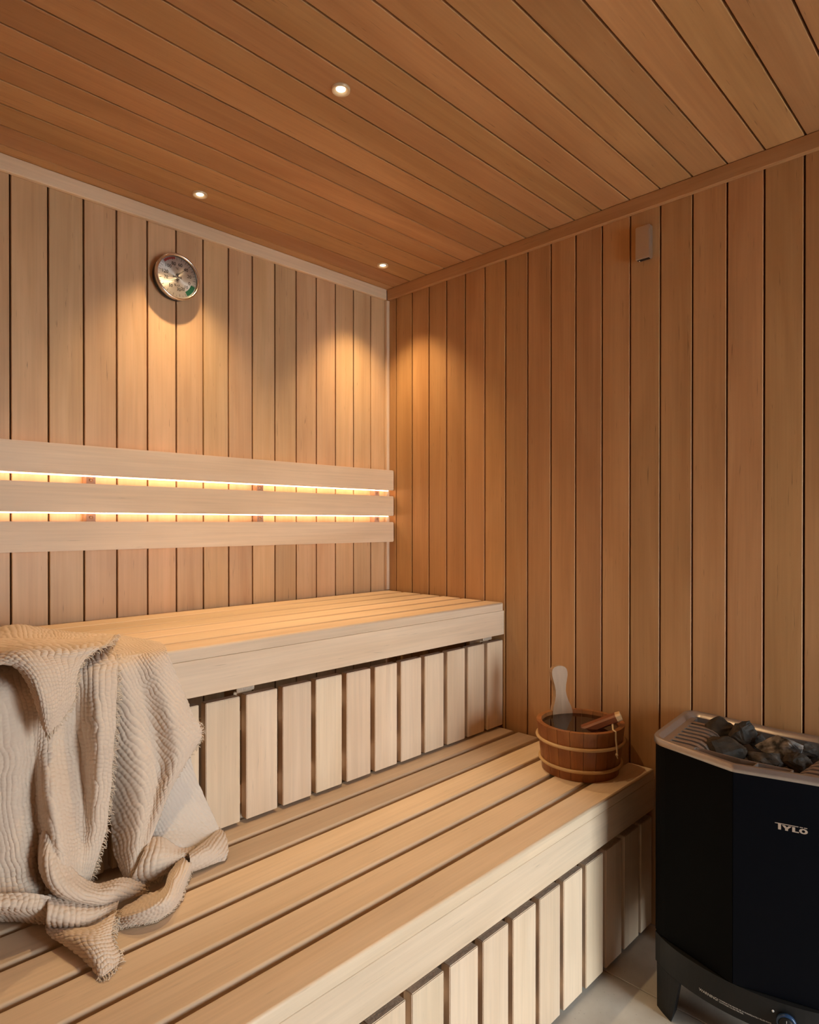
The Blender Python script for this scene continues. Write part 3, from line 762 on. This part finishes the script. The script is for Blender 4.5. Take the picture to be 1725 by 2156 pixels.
for nm, ps in polys.items():
    bm = bmesh.new()
    for pts in ps: bm.faces.new([bm.verts.new(v) for v in lp(pts)])
    put('logo_letter', bm, (0, 0, 0), fp, gold)
bm = bmesh.new(); ou = []; inn = []
for k in range(28):
    a = 2 * math.pi * k / 28
    ou.append(bm.verts.new(lp([(.87 + .13 * math.cos(a), .385 + .395 * math.sin(a))])[0])); inn.append(bm.verts.new(lp([(.87 + .05 * math.cos(a), .385 + .21 * math.sin(a))])[0]))
for k in range(28): bm.faces.new((ou[k], ou[(k + 1) % 28], inn[(k + 1) % 28], inn[k]))
put('logo_letter', bm, (0, 0, 0), fp, gold)

# ================================================================== STONES
def stone_mat(name, ca, cb):
    m, nt, b = newmat(name); N = nt.nodes.new; L = nt.links.new
    tc = N('ShaderNodeTexCoord'); n1 = N('ShaderNodeTexNoise'); n1.inputs['Scale'].default_value = 45; n1.inputs['Detail'].default_value = 8
    L(tc.outputs['Object'], n1.inputs['Vector'])
    rp = N('ShaderNodeValToRGB'); rp.color_ramp.elements[0].color = cb + (1,); rp.color_ramp.elements[1].color = ca + (1,)
    rp.color_ramp.elements[0].position = 0.38; rp.color_ramp.elements[1].position = 0.66
    L(n1.outputs['Fac'], rp.inputs[0]); L(rp.outputs[0], b.inputs['Base Color']); b.inputs['Roughness'].default_value = 0.7
    bp = N('ShaderNodeBump'); bp.inputs['Strength'].default_value = 0.8; bp.inputs['Distance'].default_value = 0.002
    L(n1.outputs['Fac'], bp.inputs['Height']); L(bp.outputs[0], b.inputs['Normal']); return m
st_br = stone_mat('brown_rock', (0.055, 0.036, 0.021), (0.022, 0.016, 0.011))
st_gr = stone_mat('grey_rock', (0.13, 0.11, 0.095), (0.028, 0.024, 0.02))
st_wh = stone_mat('whitish_rock', (0.42, 0.40, 0.38), (0.035, 0.033, 0.033))
def stone(u, v, z, size, mat, seed, label, rot=0, peak=None):
    r_ = random.Random(seed); bm = bmesh.new()
    for k in range(16):
        d = Vector((r_.gauss(0, 1), r_.gauss(0, 1), r_.gauss(0, 1))).normalized()
        bm.verts.new(Vector((d.x * size[0], d.y * size[1], d.z * size[2])) * r_.uniform(0.85, 1.0) * 1.15)
    if peak: bm.verts.new(Vector(peak))
    res = bmesh.ops.convex_hull(bm, input=bm.verts[:])
    bmesh.ops.delete(bm, geom=[g for g in res['geom_interior'] if isinstance(g, bmesh.types.BMVert)], context='VERTS')
    bmesh.ops.triangulate(bm, faces=bm.faces[:])
    bmesh.ops.subdivide_edges(bm, edges=bm.edges[:], cuts=3, use_grid_fill=True)
    bmesh.ops.smooth_vert(bm, verts=bm.verts[:], factor=0.25, use_axis_x=True, use_axis_y=True, use_axis_z=True)
    for vtx in bm.verts: vtx.co += Vector((r_.gauss(0, 1), r_.gauss(0, 1), r_.gauss(0, 1))) * 0.0007
    p = at(u, v, 2, z)
    o = put('sauna_stone', bm, p, None, mat); o.rotation_euler = (0, 0, R(rot))
    tag(o, label, 'stone', 'stones in the heater'); return o
stone(1519, 1538, 0.622, (0.026, 0.036, 0.026), st_br, 3, 'brown pointed stone beside the grate at the back of the heater', 10, (0, 0.004, 0.036))
stone(1566, 1548, 0.625, (0.020, 0.030, 0.030), st_br, 11, 'upright wedge-shaped stone standing behind the big brown one', 30, (0, -0.012, 0.036))
stone(1522, 1576, 0.610, (0.038, 0.050, 0.028), st_br, 23, 'large flat brown stone at the front beside the grate', 0)
stone(1640, 1572, 0.622, (0.030, 0.055, 0.024), st_wh, 31, 'large whitish crusted stone lying on top of the others', -12)
stone(1618, 1596, 0.606, (0.026, 0.042, 0.022), st_gr, 47, 'grey stone under the whitish one, by the water trough', 5)
stone(1676, 1606, 0.606, (0.026, 0.032, 0.022), st_br, 53, 'small brown stone in front of the far grate', 0)
stone(1598, 1560, 0.606, (0.030, 0.030, 0.024), st_br, 61, 'dark stone mostly hidden between the wedge and the whitish stone', 40)
stone(1690, 1585, 0.600, (0.030, 0.034, 0.022), st_gr, 67, 'dark stone half hidden behind the whitish one', 70)
stone(1560, 1530, 0.598, (0.034, 0.045, 0.022), st_br, 71, 'dark stone low against the rear of the heater', 20)

# ================================================================== BLANKET
def cr(P, n):
    """Catmull-Rom resampling of axis 0 of P to n rows"""
    P = np.asarray(P, float); m = len(P)
    Pp = np.concatenate([2 * P[:1] - P[1:2], P, 2 * P[-1:] - P[-2:-1]])
    t = np.linspace(0, m - 1, n); i = np.minimum(t.astype(int), m - 2); f = (t - i).reshape(-1, *([1] * (P.ndim - 1)))
    a, b_, c, d = Pp[i], Pp[i + 1], Pp[i + 2], Pp[i + 3]
    return 0.5 * ((2 * b_) + (-a + c) * f + (2 * a - 5 * b_ + 4 * c - d) * f ** 2 + (-a + 3 * b_ - 3 * c + d) * f ** 3)

_perm = rng.random((64, 64))
def vnoise(x, y):
    xi, yi = np.floor(x).astype(int), np.floor(y).astype(int); fx, fy = x - xi, y - yi
    fx = fx * fx * (3 - 2 * fx); fy = fy * fy * (3 - 2 * fy)
    g = lambda a, b_: _perm[a % 64, b_ % 64]
    return (g(xi, yi) * (1 - fx) + g(xi + 1, yi) * fx) * (1 - fy) + (g(xi, yi + 1) * (1 - fx) + g(xi + 1, yi + 1) * fx) * fy

def P3(t, zmin=0.4625):
    u, v, k, val = t
    p = at(u, v, 1 if k == 'y' else 2, val)
    if k == 'y' and p[2] < zmin: p = at(u, v, 2, zmin)
    return p

blv, blf, bluv = [], [], []
fringe_edges = []
def sheet(rows, step=0.0020, amp=0.0013, rot=0.0, off=(0, 0), fold=0.003, edges=(), skip=0.0, mi=0):
    C_ = np.array([[P3(t) for t in r] for r in rows])
    lu = np.linalg.norm(np.diff(C_, axis=1), axis=2).sum(1).max(); lv = np.linalg.norm(np.diff(C_, axis=0), axis=2).sum(0).max()
    nu, nv = max(12, int(lu / step)), max(12, int(lv / step))
    G_ = cr(C_, nv); G_ = cr(G_.transpose(1, 0, 2), nu).transpose(1, 0, 2)
    du = np.gradient(G_, axis=1); dv = np.gradient(G_, axis=0)
    nr = np.cross(du, dv); nr /= np.linalg.norm(nr, axis=2, keepdims=True) + 1e-12
    if ((_C - G_) * nr).sum(2).mean() < 0: nr = -nr
    U = np.cumsum(np.linalg.norm(du, axis=2).mean(0))[None, :] * np.ones((nv, 1)); V = np.cumsum(np.linalg.norm(dv, axis=2).mean(1))[:, None] * np.ones((1, nu))
    c, s = math.cos(rot), math.sin(rot); A = U * c - V * s + off[0]; B_ = U * s + V * c + off[1]
    # crinkled gauze: irregular creases one way, weaker puckers the other
    wob = 0.0075 * (vnoise(A * 45, B_ * 60) - 0.5) + 0.010 * (vnoise(A * 12 + 9, B_ * 14) - 0.5)
    q = (A + wob) / 0.0088
    ridge_ = np.abs(np.sin(np.pi * q)) ** 0.65
    col = np.floor(q)
    ph = _perm[(col.astype(int)) % 64, (col.astype(int) * 7) % 64]
    cross = np.abs(np.sin(np.pi * (B_ / 0.0075 + ph * 1.0 + 0.9 * vnoise(A * 60, B_ * 40)))) ** 0.8
    mod = 0.5 + 0.9 * vnoise(A * 18 + 31, B_ * 14 + 5)
    h = amp * mod * (ridge_ * (0.45 + 0.55 * cross) - 0.5) * 2
    h = h + fold * (vnoise(A * 16 + 3, B_ * 9 + 17) - 0.5)
    e = np.minimum(1, np.minimum.outer(np.minimum(np.arange(nv), nv - 1 - np.arange(nv)), np.full(nu, 99)) / 3.0) * 0.5 + 0.5
    S = G_ + nr * (h * e)[..., None]
    S[..., 2] = np.where((S[..., 1] > -0.555) & (G_[..., 2] > 0.8), np.maximum(S[..., 2], 0.8632), np.maximum(S[..., 2], 0.4565))
    base_i = len(blv_n[0]); blv_n[0] += [tuple(x_) for x_ in S.reshape(-1, 3)]
    for i in range(nv - 1):
        for j in range(nu - 1):
            a = base_i + i * nu + j; blf.append((a, a + 1, a + nu + 1, a + nu))
    blmi.append((len(blf), mi))
    bluv.append(np.stack([A, B_], 2).reshape(-1, 2))
    for ed in edges:
        line = {'left': S[:, 0], 'right': S[:, -1], 'top': S[0], 'bottom': S[-1]}[ed]
        outd = {'left': -du[:, 0], 'right': du[:, -1], 'top': -dv[0], 'bottom': dv[-1]}[ed]
        nn_ = {'left': nr[:, 0], 'right': nr[:, -1], 'top': nr[0], 'bottom': nr[-1]}[ed]
        k0 = int(len(line) * skip); line, outd, nn_ = line[k0:], outd[k0:], nn_[k0:]
        fringe_edges.append((line, outd / (np.linalg.norm(outd, axis=1, keepdims=True) + 1e-9), nn_))
blv_n = [[]]; blmi = []
y_, z_ = 'y', 'z'
# A: the wide left panel, from the seat over the edge down to the lower bench
sheet([
 [(-170, 1338, z_, .868), (-60, 1331, z_, .872), (28, 1316, z_, .884), (70, 1320, z_, .878), (110, 1326, z_, .870), (160, 1332, z_, .868), (200, 1334, z_, .868), (236, 1336, z_, .866)],
 [(-170, 1400, z_, .868), (-60, 1390, z_, .870), (25, 1380, z_, .872), (70, 1378, z_, .872), (112, 1375, z_, .870), (160, 1372, z_, .868), (205, 1368, z_, .870), (240, 1366, z_, .868)],
 [(-170, 1462, y_, -.566), (-60, 1447, y_, -.570), (22, 1432, y_, -.572), (68, 1424, y_, -.570), (112, 1416, y_, -.574), (160, 1409, y_, -.566), (205, 1402, y_, -.576), (247, 1398, y_, -.572)],
 [(-170, 1530, y_, -.578), (-45, 1515, y_, -.590), (30, 1503, y_, -.590), (70, 1495, y_, -.580), (108, 1488, y_, -.580), (160, 1483, y_, -.564), (205, 1478, y_, -.606), (244, 1480, y_, -.600)],
 [(-170, 1610, y_, -.585), (-40, 1600, y_, -.594), (32, 1590, y_, -.602), (72, 1582, y_, -.584), (104, 1572, y_, -.596), (166, 1568, y_, -.562), (206, 1566, y_, -.620), (239, 1570, y_, -.606)],
 [(-170, 1690, y_, -.590), (-30, 1685, y_, -.598), (36, 1680, y_, -.606), (74, 1672, y_, -.584), (108, 1662, y_, -.634), (172, 1658, y_, -.572), (204, 1657, y_, -.614), (233, 1660, y_, -.606)],
 [(-170, 1770, y_, -.600), (-25, 1770, y_, -.608), (40, 1765, y_, -.616), (82, 1758, y_, -.596), (118, 1750, y_, -.650), (170, 1748, y_, -.596), (200, 1746, y_, -.612), (223, 1745, y_, -.606)],
 [(-170, 1850, y_, -.605), (-20, 1845, y_, -.615), (50, 1838, y_, -.628), (92, 1828, y_, -.616), (130, 1815, y_, -.656), (165, 1808, y_, -.620), (188, 1807, y_, -.615), (205, 1808, y_, -.610)],
 [(-170, 1915, y_, -.600), (-15, 1905, y_, -.630), (60, 1892, y_, -.640), (98, 1880, y_, -.632), (130, 1868, y_, -.650), (160, 1860, y_, -.630), (176, 1858, y_, -.618), (190, 1858, y_, -.612)],
 [(-170, 1960, z_, .4640), (-15, 1938, z_, .4660), (65, 1925, z_, .4700), (100, 1915, z_, .4700), (128, 1902, z_, .4700), (155, 1888, z_, .4700), (172, 1880, z_, .4700), (188, 1872, z_, .4700)],
], edges=('right',), rot=0.06)
# B: the right panel, its hem running to a corner and back
sheet([
 [(205, 1340, z_, .865), (250, 1338, z_, .866), (280, 1343, z_, .866), (310, 1348, z_, .866), (338, 1353, z_, .865)],
 [(208, 1368, z_, .866), (252, 1362, z_, .868), (282, 1362, z_, .867), (315, 1362, z_, .867), (348, 1361, z_, .866)],
 [(212, 1404, y_, -.566), (255, 1396, y_, -.572), (288, 1391, y_, -.566), (322, 1385, y_, -.572), (354, 1378, y_, -.567)],
 [(220, 1470, y_, -.566), (268, 1462, y_, -.588), (302, 1456, y_, -.576), (342, 1446, y_, -.594), (376, 1434, y_, -.575)],
 [(224, 1550, y_, -.564), (284, 1543, y_, -.596), (322, 1534, y_, -.582), (364, 1520, y_, -.612), (402, 1498, y_, -.582)],
 [(228, 1640, y_, -.564), (296, 1632, y_, -.612), (334, 1616, y_, -.596), (376, 1590, y_, -.622), (424, 1547, y_, -.590)],
 [(234, 1725, y_, -.570), (294, 1712, y_, -.624), (322, 1694, y_, -.612), (352, 1664, y_, -.622), (388, 1608, y_, -.594)],
 [(242, 1795, y_, -.590), (282, 1788, y_, -.634), (304, 1770, y_, -.630), (328, 1726, y_, -.624), (354, 1666, y_, -.600)],
 [(262, 1846, y_, -.625), (274, 1848, y_, -.642), (288, 1832, y_, -.644), (306, 1790, y_, -.634), (326, 1735, y_, -.616)],
], edges=('right',), rot=0.45, off=(.3, .1), skip=0.56)
# C: the pale under layer reaching the lower bench
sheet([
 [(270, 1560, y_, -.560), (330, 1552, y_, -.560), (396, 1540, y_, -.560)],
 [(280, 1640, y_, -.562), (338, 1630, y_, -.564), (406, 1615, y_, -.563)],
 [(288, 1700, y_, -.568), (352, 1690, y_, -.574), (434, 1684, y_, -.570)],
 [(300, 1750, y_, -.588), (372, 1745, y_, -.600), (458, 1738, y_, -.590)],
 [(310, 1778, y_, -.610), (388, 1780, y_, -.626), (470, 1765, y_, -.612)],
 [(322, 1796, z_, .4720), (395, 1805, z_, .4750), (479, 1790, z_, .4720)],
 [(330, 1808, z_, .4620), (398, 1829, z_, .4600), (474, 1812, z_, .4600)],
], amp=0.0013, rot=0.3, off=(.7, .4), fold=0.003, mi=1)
# right hem roll resting on the bench
sheet([
 [(462, 1742, z_, .486), (440, 1764, z_, .492), (416, 1782, z_, .496), (398, 1796, z_, .496)],
 [(474, 1758, z_, .484), (452, 1780, z_, .490), (424, 1796, z_, .494), (400, 1808, z_, .492)],
 [(480, 1788, z_, .472), (455, 1804, z_, .474), (425, 1818, z_, .476), (400, 1828, z_, .474)],
 [(476, 1808, z_, .460), (452, 1818, z_, .460), (424, 1829, z_, .460), (398, 1838, z_, .460)],
], amp=0.0014, rot=1.4, off=(.2, .9))
# G: crumpled piece under the hem of B
sheet([
 [(318, 1764, y_, -.622), (344, 1765, y_, -.628), (380, 1786, y_, -.632), (414, 1782, y_, -.632)],
 [(300, 1800, y_, -.646), (332, 1796, y_, -.660), (372, 1800, y_, -.656), (408, 1790, y_, -.645)],
 [(284, 1836, y_, -.652), (320, 1832, y_, -.668), (362, 1818, y_, -.662), (398, 1800, y_, -.650)],
 [(272, 1856, y_, -.645), (315, 1853, y_, -.655), (356, 1833, y_, -.650), (393, 1806, y_, -.642)],
], rot=0.3, off=(.5, .6), amp=0.0015, edges=('bottom',))
# D1: the swag rolling from the left panel to the right
sheet([
 [(112, 1735, y_, -.620), (128, 1785, y_, -.634), (160, 1838, y_, -.646), (205, 1862, y_, -.650), (255, 1850, y_, -.650), (300, 1856, y_, -.648)],
 [(100, 1745, y_, -.628), (104, 1805, y_, -.664), (140, 1858, y_, -.684), (205, 1879, y_, -.686), (258, 1866, y_, -.676), (304, 1864, y_, -.664)],
 [(88, 1755, y_, -.616), (90, 1824, y_, -.662), (128, 1876, y_, -.692), (205, 1897, y_, -.696), (260, 1884, y_, -.684), (304, 1874, y_, -.668)],
 [(80, 1770, y_, -.590), (86, 1838, y_, -.640), (126, 1888, y_, -.672), (208, 1907, y_, -.680), (262, 1895, y_, -.668), (302, 1880, y_, -.656)],
], rot=1.2, off=(.1, .3), amp=0.0020, edges=('right',))
# D4: flattened cushion of cloth under the swag
sheet([
 [(100, 1884, y_, -.660), (150, 1894, y_, -.668), (200, 1900, y_, -.668), (250, 1886, y_, -.664)],
 [(100, 1905, y_, -.690), (150, 1915, y_, -.700), (200, 1916, y_, -.700), (250, 1900, y_, -.690)],
 [(98, 1935, y_, -.700), (150, 1940, y_, -.712), (195, 1936, y_, -.710), (246, 1912, y_, -.695)],
 [(96, 1956, z_, .462), (150, 1957, z_, .464), (190, 1950, z_, .464), (240, 1928, z_, .464)],
], rot=0.1, off=(.9, .2), amp=0.0014)
# left foot of the pile
sheet([
 [(-120, 1900, y_, -.640), (-20, 1885, y_, -.655), (60, 1880, y_, -.672), (108, 1888, y_, -.676)],
 [(-120, 1925, y_, -.650), (-20, 1912, y_, -.668), (50, 1915, y_, -.680), (105, 1915, y_, -.684)],
 [(-120, 1948, z_, .470), (-20, 1930, z_, .474), (45, 1934, z_, .474), (98, 1938, z_, .470)],
 [(-120, 1958, z_, .461), (-20, 1940, z_, .461), (48, 1940, z_, .461), (96, 1946, z_, .461)],
], rot=0.2, off=(.35, .75), amp=0.0016)
# D2: the strap curving round on the bench, fringed outside
sheet([
 [(384, 1800, z_, .486), (356, 1838, z_, .490), (345, 1868, z_, .490), (318, 1890, z_, .488), (285, 1906, z_, .482), (256, 1916, z_, .474)],
 [(392, 1812, z_, .492), (368, 1850, z_, .498), (352, 1886, z_, .498), (320, 1908, z_, .494), (282, 1922, z_, .486), (252, 1930, z_, .476)],
 [(402, 1818, z_, .484), (382, 1862, z_, .484), (362, 1904, z_, .482), (325, 1926, z_, .478), (280, 1938, z_, .474), (248, 1944, z_, .466)],
 [(408, 1812, z_, .466), (392, 1864, z_, .462), (374, 1906, z_, .460), (332, 1938, z_, .459), (282, 1950, z_, .459), (243, 1957, z_, .459)],
], rot=1.45, off=(.6, .1), amp=0.0015, edges=('bottom', 'right'))
sheet([
 [(300, 1884, z_, .476), (285, 1896, z_, .478), (262, 1908, z_, .474), (250, 1918, z_, .470)],
 [(330, 1876, z_, .486), (312, 1896, z_, .484), (290, 1912, z_, .480), (266, 1924, z_, .474)],
 [(352, 1880, z_, .478), (335, 1905, z_, .476), (308, 1922, z_, .474), (275, 1936, z_, .470)],
], rot=0.8, off=(.25, .5), amp=0.0014)
# D3: the tail end lying towards the front
sheet([
 [(96, 1948, z_, .470), (145, 1955, z_, .474), (195, 1950, z_, .476), (244, 1922, z_, .474)],
 [(104, 1970, z_, .470), (150, 1968, z_, .482), (198, 1964, z_, .484), (236, 1952, z_, .474)],
 [(140, 1990, z_, .466), (172, 1988, z_, .482), (205, 1984, z_, .484), (234, 1978, z_, .470)],
 [(172, 2014, z_, .464), (192, 2010, z_, .478), (216, 2004, z_, .478), (242, 1998, z_, .466)],
 [(192, 2034, z_, .462), (208, 2032, z_, .470), (226, 2022, z_, .470), (251, 2014, z_, .462)],
 [(204, 2053, z_, .460), (216, 2056, z_, .460), (232, 2045, z_, .460), (248, 2030, z_, .459)],
], rot=1.5, off=(.15, .05), amp=0.0014, edges=('bottom', 'right'))
# E: the folded-back flap over the edge, ending in a point
sheet([
 [(-120, 1350, z_, .880), (-20, 1346, z_, .884), (60, 1345, z_, .884), (150, 1346, z_, .880), (242, 1336, z_, .882)],
 [(-90, 1384, z_, .890), (0, 1370, z_, .902), (75, 1364, z_, .904), (150, 1366, z_, .896), (228, 1356, z_, .892)],
 [(-50, 1402, y_, -.590), (35, 1376, y_, -.612), (88, 1388, y_, -.622), (142, 1392, y_, -.610), (198, 1372, y_, -.584)],
 [(20, 1398, y_, -.610), (62, 1410, y_, -.640), (98, 1420, y_, -.644), (134, 1422, y_, -.626), (170, 1398, y_, -.600)],
 [(56, 1432, y_, -.622), (78, 1446, y_, -.654), (104, 1454, y_, -.652), (130, 1452, y_, -.634), (157, 1434, y_, -.612)],
 [(74, 1470, y_, -.628), (88, 1480, y_, -.658), (108, 1488, y_, -.656), (130, 1482, y_, -.638), (155, 1466, y_, -.618)],
 [(86, 1506, y_, -.632), (95, 1514, y_, -.654), (108, 1516, y_, -.654), (122, 1508, y_, -.640), (140, 1496, y_, -.624)],
 [(97, 1536, y_, -.636), (101, 1542, y_, -.646), (106, 1540, y_, -.646), (112, 1534, y_, -.640), (120, 1526, y_, -.632)],
], rot=0.15, off=(.45, .35), amp=0.0016, edges=('right', 'bottom'))

gauze, nt, b = newmat('crinkled_beige_gauze')
N = nt.nodes.new; L = nt.links.new
uvn = N('ShaderNodeUVMap'); uvn.uv_map = 'UVMap'
wv = N('ShaderNodeTexNoise'); wv.inputs['Scale'].default_value = 700; wv.inputs['Detail'].default_value = 2
L(uvn.outputs[0], wv.inputs['Vector'])
n1 = N('ShaderNodeTexNoise'); n1.inputs['Scale'].default_value = 14; n1.inputs['Detail'].default_value = 3
L(uvn.outputs[0], n1.inputs['Vector'])
mx = N('ShaderNodeMix'); mx.data_type = 'RGBA'; mx.inputs[6].default_value = (0.67, 0.53, 0.42, 1); mx.inputs[7].default_value = (0.75, 0.61, 0.49, 1)
L(n1.outputs['Fac'], mx.inputs[0]); L(mx.outputs[2], b.inputs['Base Color'])
b.inputs['Roughness'].default_value = 0.9; b.inputs['Specular IOR Level'].default_value = 0.15
b.inputs['Sheen Weight'].default_value = 0.15
bp = N('ShaderNodeBump'); bp.inputs['Strength'].default_value = 0.35; bp.inputs['Distance'].default_value = 0.0006
L(wv.outputs['Fac'], bp.inputs['Height']); L(bp.outputs[0], b.inputs['Normal'])
me = bpy.data.meshes.new('blanket'); me.from_pydata(blv_n[0], [], blf); me.update()
uvl = me.uv_layers.new(name='UVMap'); UVA = np.concatenate(bluv)
vi = np.empty(len(me.loops), dtype=np.int64); me.loops.foreach_get('vertex_index', vi)
uvl.data.foreach_set('uv', UVA[vi].astype(np.float32).ravel())
ctr = Vector((-1.25, -0.60, 0.456))
me.transform(Matrix.Translation(-ctr))
bl = put('blanket', me, ctr, None, gauze, True)
tag(bl, 'crinkled beige fringed blanket draped over the upper bench onto the lower one', 'blanket')
gz2 = gauze.copy(); gz2.name = 'under_layer_gauze'  # slightly greyer copy of the gauze for the under layer
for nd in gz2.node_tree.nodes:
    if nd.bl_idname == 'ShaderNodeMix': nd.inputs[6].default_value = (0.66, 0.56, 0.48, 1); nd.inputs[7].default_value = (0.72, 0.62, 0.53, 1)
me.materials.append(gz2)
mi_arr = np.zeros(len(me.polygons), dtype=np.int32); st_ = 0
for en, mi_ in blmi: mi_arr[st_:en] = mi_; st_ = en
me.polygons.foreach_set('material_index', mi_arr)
md = bl.modifiers.new('thickness', 'SOLIDIFY'); md.thickness = 0.0016; md.offset = -1
# fringe
bm = bmesh.new(); fr = random.Random(5)
for line, outd, nn_ in fringe_edges:
    L_ = np.concatenate([[0], np.cumsum(np.linalg.norm(np.diff(line, axis=0), axis=1))])
    s = 0.0
    while s < L_[-1]:
        i = min(int(np.searchsorted(L_, s)), len(line) - 1)
        p = Vector(line[i]); o_ = Vector(outd[i]); n_v = Vector(nn_[i]); tv = o_.cross(n_v)
        ln_ = fr.uniform(0.005, 0.014); cu = fr.uniform(-1, 1); dn = Vector((0, 0, -1)) * fr.uniform(0, 0.5)
        a = (o_ + dn + tv * fr.uniform(-0.6, 0.6) + n_v * fr.uniform(0, 0.5)).normalized()
        pts = [p - o_ * 0.002, p + a * ln_ * 0.4, p + a * ln_ * 0.75 + tv * cu * 0.003, p + a * ln_ * 0.9 + tv * cu * 0.006 + Vector((0, 0, -0.002))]
        pts = [Vector((q.x, q.y, max(q.z, 0.4572))) - ctr for q in pts]
        add_tube(bm, pts, [0.0008, 0.0008, 0.0007, 0.0005], 4)
        s += fr.uniform(0.0012, 0.0030)
fo = put('fringe', bm, ctr, bl, plain('frayed_thread', (0.72, 0.57, 0.43), 0.9, noise=0.15), True)
fo['kind'] = 'stuff'; fo['label'] = 'frayed thread fringe'
